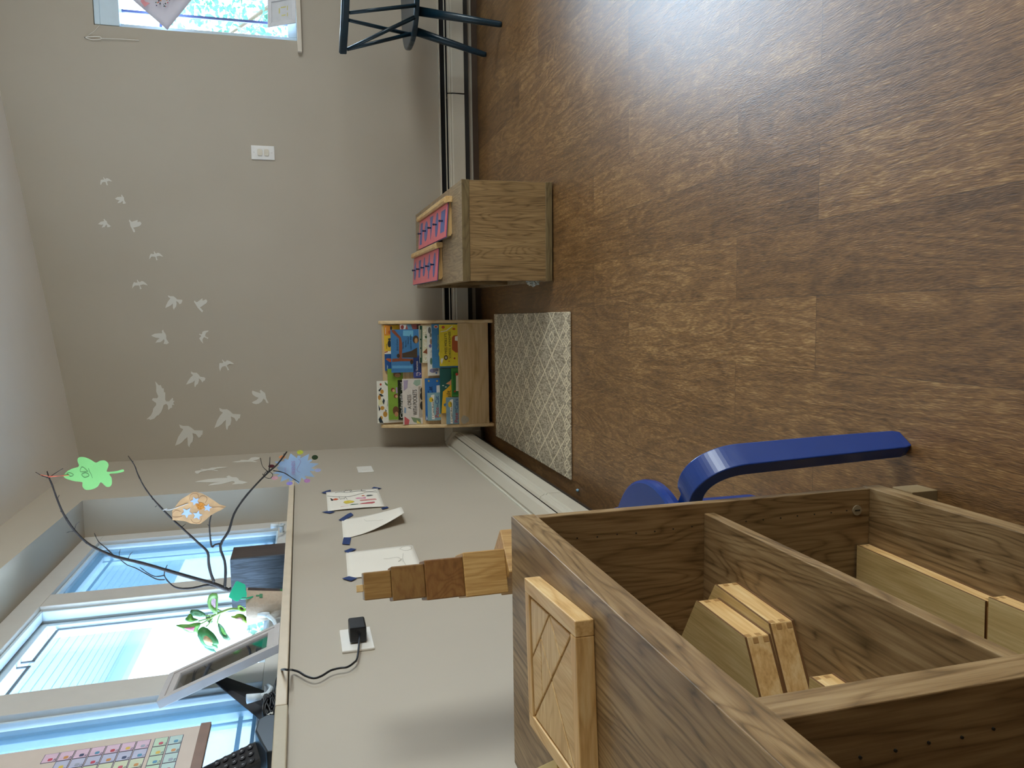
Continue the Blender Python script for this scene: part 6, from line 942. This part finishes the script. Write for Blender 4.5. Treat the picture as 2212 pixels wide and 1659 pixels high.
# ---------------------------------------------------------------- dark chair by the back wall
t = thing('spindle_chair', 'dark teal wooden chair with a curved spindle back, standing under the back window', 'chair', (2.27, -.40, 0))
SCX, SCY = 2.275, -.40
def superel(r1, r2, e=2.6, n=40): return [(SCX+r1*math.copysign(abs(math.cos(a))**(2/e), math.cos(a)), SCY+r2*math.copysign(abs(math.sin(a))**(2/e), math.sin(a))) for a in [2*math.pi*k/n for k in range(n)]]
m = MB(); m.prism(superel(.262, .235), lambda u, v, q: (u, v, q), .405, .430); mesh_obj('seat', m, NAVY, parent=t, bevel=.006)
RP = [(1.925, -.50, .750), (1.975, -.60, .748), (2.06, -.70, .745), (2.17, -.765, .742), (2.29, -.785, .740), (2.41, -.765, .742), (2.52, -.70, .745), (2.605, -.60, .748), (2.655, -.50, .750)]
RPs = curve_smooth(RP, 4)
m = MB(); vs = []
m2_ = []
for i, p in enumerate(RPs):
    d = (RPs[min(i+1, len(RPs)-1)]-RPs[max(i-1, 0)]).normalized(); nn = Vector((d.y, -d.x, 0)).normalized()
    for a_, h_ in ((-.011, -.018), (.011, -.018), (.013, .010), (.005, .017), (-.007, .017), (-.013, .010)): vs.append(p+nn*a_+Vector((0, 0, h_)))
K = 6; n_ = len(RPs)
m.add(vs, [[i*K+k, i*K+(k+1) % K, (i+1)*K+(k+1) % K, (i+1)*K+k] for i in range(n_-1) for k in range(K)]+[list(range(K))[::-1], [(n_-1)*K+k for k in range(K)]])
mesh_obj('top_rail', m, NAVY, parent=t, bevel=.003)
tops = [.03, .11, .27, .34, .66, .73, .89, .97]
bots = [(2.045, -.47), (2.08, -.58), (2.055, -.43), (2.12, -.612), (2.43, -.612), (2.495, -.43), (2.47, -.58), (2.505, -.47)]
tops = [.035, .06, .20, .22, .78, .80, .94, .965]; extra = [(.36, (2.17, -.62)), (.50, (2.275, -.625)), (.64, (2.38, -.62))]
for tt, bt in list(zip(tops, bots))+extra:
    p = RPs[int(tt*(len(RPs)-1))]; m = MB(); m.tube([(bt[0], bt[1], .425), (p.x, p.y, p.z-.02)], [.0095, .0078], 8); mesh_obj('spindle', m, NAVY, parent=t, smooth=True)
for (ft, tp_) in (((2.100, -.535), (2.150, -.475)), ((2.064, -.215), (2.13, -.29)), ((2.45, -.535), (2.40, -.475)), ((2.486, -.215), (2.42, -.29))):
    m = MB(); m.tube([(ft[0], ft[1], 0), (ft[0], ft[1], .012), (tp_[0], tp_[1], .408)], [.0125, .0145, .022], 12); mesh_obj('leg', m, NAVY, parent=t, smooth=True)

# ---------------------------------------------------------------- things on the window sill
SL = 1.0521
t = thing('planter_box', 'tall dark grey stained wooden box on the window sill holding bare branches', 'planter', (-.075, -1.80, SL))
CR = wood('charcoal_stained_wood', '23282f', '313944', '4a5562', 'Z', 8, .55, 5, .8, .15, 2); CRB = wood('brown_stained_wood', '2c221f', '3c302c', '4a3c36', 'Z', 8, .55, 5, .8, .15, 5)
x0, x1, y0, y1, zt = -.149, .0, -1.866, -1.736, 1.208
m = MB(); m.mat(CR).box(x0, x1, y0, y0+.012, SL, zt); mesh_obj('side_board', m, parent=t, bevel=.001)
for a in ((x1-.012, x1, y0+.012, y1, CRB), (x0, x0+.012, y0+.012, y1, CR), (x0+.012, x1-.012, y1-.012, y1, CR)):
    m = MB(); m.box(a[0], a[1], a[2], a[3], SL, zt); mesh_obj('side_board', m, a[4], parent=t, bevel=.001)
m = MB(); m.box(x0+.012, x1-.012, y0+.012, y1-.012, SL, zt-.02); mesh_obj('soil', m, plain('soil', '2a2019', .95, scale=80, var=.4, bump=.5), parent=t)
# branches
BARK = plain('branch_bark', '2b2524', .85, var=.35, scale=90, bump=.4)
t = thing('bare_branch', 'bare forked tree branch with buds rising from the dark box on the sill', 'branch', (-.10, -1.8100, 1.2))
rb = random.Random(11)
def branch(k, r0, r1, dy0=0., dy1=0.):
    p = G[k]; n = len(p)
    q = [Vector((u, -1.7900+dy0+(dy1-dy0)*i/(n-1), v)) for i, (u, v) in enumerate(p)]
    q = curve_smooth(q, 3); m_ = len(q)
    return q, [r0+(r1-r0)*i/(m_-1)+rb.uniform(-.0003, .0003) for i in range(m_)]
trunk = [Vector((-.094, -1.8100, 1.19)), Vector((-.090, -1.8000, 1.215))]
groups = {'main_limb': [('brA', .0062, .0016), ('brA1', .0016, .0009), ('brA1b', .0016, .0009), ('brA2', .002, .0009), ('brA3', .001, .0007), ('brA4', .001, .0007), ('brA5', .001, .0007), ('brA6', .001, .0007), ('brA7', .001, .0007), ('brA8', .001, .0007)],
          'lower_limb': [('brB', .0045, .0012), ('brB2', .0018, .0010), ('brB3', .0018, .0010)],
          'middle_limb': [('brC', .0046, .0012), ('brC2', .001, .0007), ('brC3', .001, .0007), ('brC4', .001, .0007)],
          'right_limb': [('brD', .0045, .0022), ('brD2', .0015, .0010), ('brD3', .0012, .0008), ('brD4', .0018, .0012), ('brD5', .001, .0007), ('brF', .001, .0009)],
          'short_limb': [('brE', .0032, .0018), ('brE2', .0018, .0010), ('brE3', .001, .0007)]}
for nm, ks in groups.items():
    m = MB()
    for k, a, c in ks:
        q, r = branch(k, a, c); m.tube(q, r, 7)
        for i in range(4, len(q)-1, 5):
            if a > .003: m.ball(q[i]+Vector((rb.uniform(-.004, .004), rb.uniform(-.004, .004), rb.uniform(-.003, .003))), .0019, 4)
    if nm == 'main_limb': m.tube([(-.100, -1.7980, 1.184), (G['brA'][0][0], -1.7900, G['brA'][0][1])], [.008, .0065], 8)
    mesh_obj(nm, m, BARK, parent=t, smooth=True)
# paper ornaments
def sheet(m, pts, y, th=.0006, mat=None): m.prism(pts, lambda u, v, q: (u, y+q, v), 0, th); return m
LG = plain('green_paper', '7cb86a', .75, var=.02); INK = plain('ink_line', '2f4a34', .7)
t = thing('paper_leaf', 'light green paper leaf with a drawn face hanging from the top branch tip', 'paper ornament', (.14, -1.7900, 1.75))
lg_ = [(q_.x, q_.y) for q_ in curve_smooth([(u, v, 0) for u, v in G['leafg']+G['leafg'][:1]], 3)][:-1]
m = MB(); sheet(m, lg_, -1.7930); mesh_obj('leaf_sheet', m, LG, parent=t)
m = MB()
for k in ('lg_e1', 'lg_e2', 'lg_m', 'lg_h'): m.tube(curve_smooth([(u, -1.7934, v) for u, v in G[k]], 4), .0004, 5)
mesh_obj('drawn_face', m, INK, parent=t)
m = MB()
for k in ('lg_s', 'lg_s2'): m.tube([(u, -1.7936, v) for u, v in G[k]], .0009, 5)
mesh_obj('string', m, plain('coral_yarn', 'd0654c', .8), parent=t)
t = thing('paper_leaf', 'orange painted paper leaf with four silver stars hanging in front of the window reveal', 'paper ornament', (.03, -1.8000, 1.38))
OP = plain('orange_paper', 'b98f62', .7, var=.2, scale=26)
m = MB(); sheet(m, G['leafo'], -1.8020); mesh_obj('leaf_sheet', m, OP, parent=t)
st = G['lo_st']; SV = plain('silver_star', '9fb2d6', .35, var=.05)
for i, r in enumerate((.0135, .0165, .0145, .0125)):
    cx, cy_ = st[i]; a0 = (.3, .6, -.3, 1.0)[i]
    m = MB(); sheet(m, [(cx+(r if k % 2 == 0 else r*.48)*math.cos(a0+math.pi*k/5), cy_+(r if k % 2 == 0 else r*.48)*math.sin(a0+math.pi*k/5)) for k in range(10)], -1.8028, .0008); mesh_obj('star', m, SV, parent=t)
m = MB(); sheet(m, [(st[4][0]+.011*math.cos(a*.6)*(1+.15*(a % 2)), st[4][1]+.010*math.sin(a*.6)*(1+.2*(a % 3))) for a in range(10)], -1.8026); mesh_obj('glitter_patch', m, plain('glitter', 'b8742a', .3, var=.4, scale=300), parent=t)
m = MB()
for k in ('lo_a', 'lo_b', 'lo_c', 'lo_d', 'lo_e'): m.tube(curve_smooth([(u, -1.8024, v) for u, v in G[k]], 4), .0003, 4)
mesh_obj('pen_lines', m, plain('brown_ink', '7d4a30', .7), parent=t)
m = MB(); m.tube([(st[6][0], -1.8030, st[6][1]), (st[5][0], -1.8020, st[5][1]), (G['brC'][7][0], -1.7920, G['brC'][7][1]), (G['brC'][7][0]+.004, -1.7930, G['brC'][7][1]-.012)], .0012, 5); mesh_obj('string', m, plain('glitter_yarn', 'b9b4b0', .4), parent=t)
t = thing('paper_star', 'pale blue cut-paper star reading FRIENDS with coloured discs, on the right branch end', 'paper ornament', (.22, -1.7800, .96))
m = MB(); sheet(m, G['star'], -1.7855); mesh_obj('star_sheet', m, plain('pale_blue_paper', 'a6c0e0', .75, var=.01), parent=t)
DC = [('c9cc3e', 'yellow disc'), ('28401c', 'dark green disc'), ('b4bce8', 'lavender disc'), ('cf92cc', 'pink disc'), ('a697e8', 'purple disc'), ('dfa3aa', 'salmon disc'), ('e8935c', 'orange disc'), ('6d2a35', 'dark red disc')]
for (cx, cy_), (h, lb), rx in zip(G['st_d'], DC, (.0065, .0075, .0055, .006, .0055, .006, .005, .005)):
    m = MB(); sheet(m, [(cx+rx*math.cos(a*.35), cy_+.0095*math.sin(a*.35)) for a in range(18)], -1.7862, .0008); o = mesh_obj('disc', m, plain('disc_'+h, h, .7, var=.12, scale=200), parent=t); o['label'] = lb
m = MB(); LT = plain('pink_marker', 'b48fc0', .7)
q0, q1 = G['st_t'][0], G['st_t'][1]
text(m, 'FRIENDS', (q0[0], -1.7868, q0[1]), (1, 0, 0), (0, 0, 1), .0155, 0, sx=.72)
q0 = G['st_t'][2]; text(m, 'to my', (q0[0], -1.7868, q0[1]+.004), (1, 0, 0), (0, 0, 1), .008, 0)
m.tube(curve_smooth([(u, -1.7862, v) for u, v in G['st_c']], 4), .0004, 4)
mesh_obj('lettering', m, LT, parent=t)

# plant in a painted pot
t = thing('potted_plant', 'pink-veined green leafy plant in a beige textured pot on the window sill', 'plant', (-.086, -2.03, SL))
m = MB(); m.lathe([(.034, 0), (.036, .004), (.050, .098), (.050, .101), (.046, .101), (.044, .088)], (-.086, -2.03, SL), 32)
mesh_obj('pot', m, plain('textured_pot', 'bda995', .8, var=.06, scale=140, bump=.8), parent=t, smooth=True)
m = MB(); m.lathe([(.0435, .080), (.044, .088)], (-.086, -2.03, SL), 24); mesh_obj('soil', m, plain('soil', '2a2019', .95, scale=80, var=.4), parent=t)
def on_pot(a0, a1, z0, z1, mat, nm, n=6):
    vs = []
    for i in range(n+1):
        a = math.radians(a0+(a1-a0)*i/n)
        for zz in (z0, z1):
            r = .036+(.050-.036)*(zz-.004)/.094+.0006; vs.append((-.086+r*math.cos(a), -2.03+r*math.sin(a), SL+zz))
    m = MB(); m.add(vs, [[2*i, 2*i+1, 2*i+3, 2*i+2] for i in range(n)]); mesh_obj(nm, m, mat, parent=t, solid=.0006)
on_pot(-12, 14, .012, .097, plain('dark_paint_band', '3b2f2c', .5, var=.5, scale=60), 'painted_band'); on_pot(-12, 10, .003, .012, plain('green_paint', '2f7a3c', .5), 'painted_band')
on_pot(-46, -30, .058, .066, plain('green_paint', '2f7a4c', .5), 'painted_mark'); on_pot(-40, -34, .063, .075, plain('green_paint', '2f7a4c', .5), 'painted_mark')
LF = {'lf1': ('6f9c50', 'c4a8b4'), 'lf2': ('3f6a44', '4d7a4a'), 'lf3': ('528a36', '72a842'), 'lf4': ('5f9a42', 'c46a88'), 'lf5': ('3f7a44', 'c4a078'), 'lf6': ('45704a', '6fae4a'), 'lf7': ('82a83c', 'cfa0a6'), 'lf8': ('7fae34', '4a3a1c'), 'lf9': ('4a6a42', '8f7a64'), 'lf10': ('4f9076', '4f9076')}
LPX = [(-.015, .012), (.0, .0), (.012, -.01), (.004, -.012), (-.004, -.022), (.01, .012), (-.006, -.01), (-.01, .01), (.004, .004), (.0, .002)]
for (k, (c1, c2)), (d1, d2) in zip(LF.items(), LPX):
    p = [Vector((u, -2.035+d1, v)) for u, v in G[k]]; cen = sum(p, Vector())/len(p); cen.y += d2
    q = curve_smooth(p+[p[0]], 2)[:-1]; n = len(q); mid = [a.lerp(cen, .55)+Vector((0, -.004, 0)) for a in q]
    m = MB(); ma = plain('leaf_'+c1, c1, .5, var=.2, scale=90); mb_ = plain('leaf_'+c2, c2, .5, var=.25, scale=120)
    for ii in range(n): q[ii] = q[ii]+(q[ii]-cen).normalized()*(.0012*(ii % 2))
    m.mat(ma).add(q+mid, [[i, (i+1) % n, n+(i+1) % n, n+i] for i in range(n)])
    m.mat(mb_).add(mid+[cen], [[i, (i+1) % n, n] for i in range(n)])
    o = mesh_obj('leaf', m, parent=t, smooth=True, solid=.0004)
m = MB()
for i in range(1, 8):
    p = [Vector((u, -2.033, v)) for u, v in G['stm%d' % i]]
    if i == 1: p = [Vector((-.080, -2.03, SL+.085))]+p
    m.tube(curve_smooth(p, 3), .0036 if i == 1 else .0018, 7)
mesh_obj('stem', m, plain('green_stem', '7a9a4c', .5), parent=t, smooth=True)
m = MB(); m.prism(G['tag'], lambda u, v, q: (u, -2.078+q, v), 0, .0012); m.tube([(-.046, -2.077, 1.165), (-.048, -2.073, 1.15), (-.05, -2.06, 1.135)], .002, 6)
pt = G['tag']; tg = single('plant_tag', m, plain('green_tag', '12a878', .45, var=.02), 'bright green plastic plant label stuck in the beige pot', 'plant tag', bevel=0)

# white photo frame with black easel back
t = thing('framed_picture', 'white picture frame tilted back on the window sill, seen edge-on', 'picture frame', (-.03, -2.40, SL))
FA = Vector((-.036, -2.312, SL+.004)); FB = Vector((-.020, -2.482, SL+.003)); FD = Vector((-.122, -2.352, 1.308))
fw = (FB-FA); W_ = fw.length; fw.normalize(); fh = FD-FA; fh -= fw*fh.dot(fw); H_ = .268; fh.normalize(); fn = fw.cross(fh).normalized()
if fn.x < 0: fn = -fn
def fp(u, v, d): return FA+fw*u+fh*v+fn*d
def ring_(m, o, i, d0, d1, W_=W_, H_=H_):
    for q in ([(o, o), (W_-o, o), (W_-i, i), (i, i)], [(W_-o, o), (W_-o, H_-o), (W_-i, H_-i), (W_-i, i)], [(W_-o, H_-o), (o, H_-o), (i, H_-i), (W_-i, H_-i)], [(o, H_-o), (o, o), (i, i), (i, H_-i)]): m.prism(q, fp, d0, d1)
m = MB(); ring_(m, 0, .014, -.014, .004); ring_(m, .014, .030, -.014, .0015); mesh_obj('frame_moulding', m, plain('frame_white', 'c6c0bf', .35), parent=t, bevel=.001)
m = MB(); ring_(m, .030, .044, -.008, -.004); mesh_obj('mat_board', m, plain('mat_taupe', '8d7f78', .6), parent=t)
m = MB(); m.prism([(.03, .03), (W_-.03, .03), (W_-.03, H_-.03), (.03, H_-.03)], fp, -.012, -.009); mesh_obj('photo', m, plain('dark_photo', '2f3a3c', .12, var=.3, scale=18), parent=t)
m = MB(); m.prism([(.024, .024), (W_-.024, .024), (W_-.024, H_-.024), (.024, H_-.024)], fp, -.0035, -.0025); mesh_obj('glass', m, glass_material('frame_glass', .4), parent=t)
m = MB(); m.prism([(.012, .012), (W_-.012, .012), (W_-.012, H_-.012), (.012, H_-.012)], fp, -.017, -.0145); mesh_obj('back_board', m, plain('black_card', '1c1d20', .7), parent=t)
e0 = [fp(W_*.42, H_*.62, -.018), fp(W_*.66, H_*.62, -.018), Vector((-.142, -2.560, SL+.045)), Vector((-.140, -2.570, SL)), Vector((-.145, -2.47, SL))]
m = MB(); vs = e0+[p+Vector((-.002, .0, .0)) for p in e0]; n = 5
m.add(vs, [list(range(5)), list(range(5, 10))[::-1]]+[[i, (i+1) % n, n+(i+1) % n, n+i] for i in range(n)]); mesh_obj('easel_leg', m, plain('black_card', '26262b', .7), parent=t)

# cordless handset in its cradle, at the near end of the sill
t = thing('handset', 'black cordless phone handset with round keys standing in its charging cradle', 'phone', (-.06, -2.87, SL))
HM = Matrix.Translation((-.052, -2.862, SL+.034)) @ Matrix.Rotation(math.radians(-20), 4, 'Y') @ Matrix.Rotation(math.radians(66), 4, 'Z')
m = MB(); m.M = HM; m.box(-.023, .023, -.010, .012, -.018, .140); mesh_obj('body', m, BLACK, parent=t, bevel=.006)
m = MB(); m.M = HM
km = plain('key_black', '23252b', .3); lm = plain('key_print', 'c8ccd2', .4)
for r in range(5):
    for c in range(3): m.mat(km).lathe([(.0062, 0), (.006, .0015), (.004, .0025)], (0, 0, 0), 14); 
m = MB(); m.M = HM
for r in range(5):
    for c in range(3):
        cx, cz_ = -.0135+c*.0135, .004+r*.0145
        m.mat(km).tube([(cx, -.0095, cz_), (cx, -.0125, cz_)], .0054, 14)
        m.mat(lm); text(m, ['*0#', '789', '456', '123', 'C+T'][r][c], (cx-.0022, -.0127, cz_-.0022), (1, 0, 0), (0, 0, 1), .0058, .0001)
mesh_obj('keypad', m, parent=t)
m = MB(); m.M = HM; m.box(-.017, .017, -.0108, -.0098, .095, .130); mesh_obj('display', m, plain('phone_display', '8b98a0', .2), parent=t)
m = MB(); m.prism([(-2.925, 0), (-2.805, 0), (-2.800, .012), (-2.812, .030), (-2.85, .034), (-2.90, .020), (-2.925, .012)], lambda u, v, q: (q, u, SL+v), -.105, -.012); mesh_obj('cradle', m, plain('cradle_dark', '20282e', .35), parent=t, bevel=.003)

# periodic table poster hanging in front of the near casement
PX = -.045
t = thing('hanging_poster', 'hanging printed chart of coloured element squares with a wooden rail along its bottom', 'poster', (PX, -3.03, 1.17))
m = MB(); m.box(PX, PX+.0006, -3.33, -2.742, 1.185, 1.74); mesh_obj('sheet', m, plain('poster_paper', 'cdbfb4', .8, var=.02), parent=t)
m = MB(); m.box(PX-.004, PX+.0045, -3.335, -2.740, 1.170, 1.188); mesh_obj('rail', m, plain('rail_wood', '7d5f4c', .5, var=.1), parent=t, bevel=.001)
m = MB(); m.box(PX-.004, PX+.0045, -3.335, -2.740, 1.735, 1.753); mesh_obj('rail', m, plain('rail_wood', '7d5f4c', .5, var=.1), parent=t, bevel=.001)
m = MB(); lnm = plain('cell_line', '3f3a5c', .7); X_ = PX+.0008
els = {0: ['He', 'Ne', 'Ar', 'Kr', 'Xe', 'Rn', 'Og'], 1: ['F', 'Cl', 'Br', 'I', 'At', 'Ts'], 2: ['O', 'S', 'Se', 'Te', 'Po', 'Lv'], 3: ['N', 'P', 'As', 'Sb', 'Bi', 'Mc'], 4: ['C', 'Si', 'Ge', 'Sn', 'Pb', 'Fl'], 5: ['B', 'Al', 'Ga', 'In', 'Tl', 'Nh']}
tints = ['d6b8cc', 'b6b8d0', 'c9cfb2', 'd8cf9a', 'c2d2cf', 'd0c2b0']; ims = ['c0455a', 'd9b64a', '4f8fb0', 'c98a4a', '9aa0b0', 'b03a48', '3a4468']
ci = 0
def cell(y, z, tint, sym, im):
    m.mat(lnm).box(X_, X_+.0002, y-.0285, y, z-.0232, z); m.mat(cmat(tint)).box(X_+.0002, X_+.0004, y-.0275, y-.001, z-.0222, z-.001)
    m.mat(cmat(im)).prism([(y-.020+.0045*math.cos(a), z-.013+.005*math.sin(a)*(1+.3*math.cos(2*a))) for a in [k*.7 for k in range(9)]], lambda u, v, q: (q, u, v), X_+.0004, X_+.0006)
    m.mat(lnm); text(m, sym, (X_+.0006, y-.0262, z-.0218), (0, 1, 0), (0, 0, 1), .006, .0001)
for c, syms in els.items():
    for i, s_ in enumerate(syms):
        z = 1.437-.0243*(i+(0 if c == 0 else 1)); y = -2.7665-.0296*c; ci += 1
        cell(y, z, tints[c], s_, ims[(i*3+c) % 7])
for c in range(12):
    for r, sy in enumerate((['Lu', 'Yb', 'Tm', 'Er', 'Ho', 'Dy', 'Tb', 'Gd', 'Eu', 'Sm', 'Pm', 'Nd'], ['Lr', 'No', 'Md', 'Fm', 'Es', 'Cf', 'Bk', 'Cm', 'Am', 'Pu', 'Np', 'U'])):
        cell(-2.7665-.0296*c, 1.262-.0248*r, ('b9d2b8', 'b4cdc8')[r], sy[c], ims[(c+r*2) % 7])
for c in range(6, 16):
    for i in range(3, 7): cell(-2.7665-.0296*c, 1.437-.0243*i, tints[(c+i) % 6], '', ims[(c+i) % 7])
mesh_obj('element_squares', m, parent=t)
# hanging cord of the poster
m = MB(); m.tube([(PX, -2.80, 1.753), (PX-.0, -3.03, 1.835), (PX, -3.30, 1.753)], .0012, 6); mesh_obj('hanging_cord', m, WHITE, parent=t)
# small paper bird ornament and red/yellow paper behind the plant
t = thing('paper_figure', 'small grey paper bird cut-out with a yellow beak behind the leafy plant', 'paper ornament', (-.135, -1.84, SL))
yp_ = -1.84
m = MB(); m.prism([(-.150, SL), (-.105, SL), (-.100, 1.125), (-.118, 1.150), (-.138, 1.150), (-.150, 1.11)], lambda u, v, q: (u, yp_+q, v), 0, .0012); mesh_obj('body', m, plain('grey_card', 'b3b0b2', .8), parent=t)
m = MB(); m.prism([(-.112, 1.150), (-.098, 1.158), (-.104, 1.172)], lambda u, v, q: (u, yp_-.001+q, v), 0, .001); mesh_obj('beak', m, plain('yellow_card', 'd8b23c', .8), parent=t)

# ---------------------------------------------------------------- window 2 things
t = thing('childs_collage', 'white paper with a heart of sequins hanging cornerwise over the back window', 'drawing', (2.26, -.01, 1.44))
m = MB()
NU = 8; A_, B_, C_, D_ = Vector((2.262, 0, 1.713)), Vector((2.131, 0, 1.560)), Vector((2.290, 0, 1.437)), Vector((2.415, 0, 1.590))
vs = [tuple((A_*(1-i/NU)+D_*(i/NU))*(1-j/NU)+(B_*(1-i/NU)+C_*(i/NU))*(j/NU)+Vector((0, -.004-.014*math.sin(math.pi*i/NU)*(1-j/NU)*.8-.010*(1-abs(2*j/NU-1))*(i == 0)*.0, 0))) for j in range(NU+1) for i in range(NU+1)]
m.add(vs, [[j*(NU+1)+i, j*(NU+1)+i+1, (j+1)*(NU+1)+i+1, (j+1)*(NU+1)+i] for j in range(NU) for i in range(NU)]); mesh_obj('sheet', m, plain('collage_paper', 'dcd8e4', .7, var=.01), parent=t, smooth=True, solid=.0005)
rb = random.Random(9); hc = Vector((2.292, 1.565)); bc = ['1f2e4a', 'c8465c', 'd88a4a', '2c5a52', 'b9bcc6', '3a2c5c', 'e0c24a', 'e8e4ea']
for col_ in bc:
    m = MB()
    for i in range(16):
        a = rb.uniform(0, 6.283); rr = rb.uniform(.25, 1)**.5
        x = 16*math.sin(a)**3/17; y = (13*math.cos(a)-5*math.cos(2*a)-2*math.cos(3*a)-math.cos(4*a))/17
        p = (hc.x+x*.07*rr, -.0225, hc.y+y*.065*rr); m.tube([p, (p[0], p[1]-.0015, p[2])], rb.uniform(.0018, .0034), 8)
    o = mesh_obj('sequins', m, cmat(col_), parent=t); o['kind'] = 'stuff'
m = MB(); m.prism([(2.225, 1.655), (2.245, 1.630), (2.25, 1.650), (2.27, 1.665), (2.25, 1.672)], lambda u, v, q: (u, -.0195-q, v), 0, .001); mesh_obj('paint_smear', m, plain('pink_paint', 'e39aa0', .7, var=.1), parent=t)
t = thing('framed_picture', 'small white square frame with faint yellow marks leaning on the back window sill', 'picture frame', (2.25, -.01, .944))
o_ = Vector((2.212, -.019, .9445)); u_ = Vector((.992, .02, -.03)).normalized(); v_ = Vector((-.20, .06, 1)).normalized(); w_ = u_.cross(v_)
def q2(a, b_, c): return o_+u_*a+v_*b_-w_*c*-1
v_ = Vector((-.215, .10, 1)).normalized(); w_ = u_.cross(v_).normalized()
def q2(a, b_, c): return o_+Vector((0, 0, .004))+u_*a+v_*b_+w_*c
m = MB(); s_ = .142
for q in ([(0, 0), (s_, 0), (s_-.02, .02), (.02, .02)], [(s_, 0), (s_, s_), (s_-.02, s_-.02), (s_-.02, .02)], [(s_, s_), (0, s_), (.02, s_-.02), (s_-.02, s_-.02)], [(0, s_), (0, 0), (.02, .02), (.02, s_-.02)]): m.prism(q, q2, -.006, .004)
mesh_obj('frame_moulding', m, plain('frame_white2', 'dcdde2', .4), parent=t, bevel=.001)
m = MB(); m.prism([(.02, .02), (s_-.02, .02), (s_-.02, s_-.02), (.02, s_-.02)], q2, -.004, -.001); mesh_obj('card', m, plain('card_white', 'd8dade', .7), parent=t)
m = MB()
for a, b_, w2_, h2_ in ((.060, .080, .026, .006), (.045, .052, .006, .02), (.085, .050, .006, .026), (.040, .040, .018, .004), (.07, .04, .022, .004)): m.prism([(a, b_), (a+w2_, b_), (a+w2_, b_+h2_), (a, b_+h2_)], q2, -.001, -.0004)
mesh_obj('yellow_marks', m, plain('yellow_marks', 'd9d28c', .7), parent=t)
t = thing('cord_cleat', 'white loop of blind cord hooked on a nail beside the back window', 'cord', (2.07, -.005, 1.69))
m = MB(); m.tube(curve_smooth([(2.064, -.006, 1.926), (2.058, -.006, 1.90), (2.062, -.006, 1.862), (2.070, -.006, 1.858), (2.074, -.006, 1.87), (2.070, -.006, 1.905), (2.065, -.008, 1.924)], 4), .0017, 6)
m.tube(curve_smooth([(2.066, -.006, 1.86), (2.069, -.006, 1.80), (2.070, -.006, 1.75), (2.071, -.006, 1.690)], 4), .0013, 6).tube([(2.064, -.008, 1.926), (2.10, -.004, 1.885), (2.128, -.002, 1.862)], .0009, 5); mesh_obj('cord', m, WHITE, parent=t, smooth=True)
m = MB(); m.tube([(2.064, .0, 1.927), (2.064, -.012, 1.929)], .0016, 6); mesh_obj('nail', m, DARK, parent=t)
# another cabinet foot seen at the top edge, beyond the chair
m = MB()
# ---- fill lamps added under the ceiling, out of view, to brighten the room
for (x, y) in ((2.4, -4.6), (3.4, -2.4)):
    zc = cz(x, min(y, 0)); t = thing('fill_lamp', 'added round fill lamp behind the camera' if x < 3 else 'added round fill lamp at the right side of the room', 'lamp', (x, y, zc-.06))
    m = MB(); m.lathe([(.14, -.05), (.155, -.03), (.155, -.001)], (x, y, zc), 32); e_, nt_, bs_ = newmat('fill_glow'); bs_.inputs['Emission Color'].default_value = (1, .86, .66, 1); bs_.inputs['Emission Strength'].default_value = 5
    mesh_obj('diffuser', m, e_, parent=t)
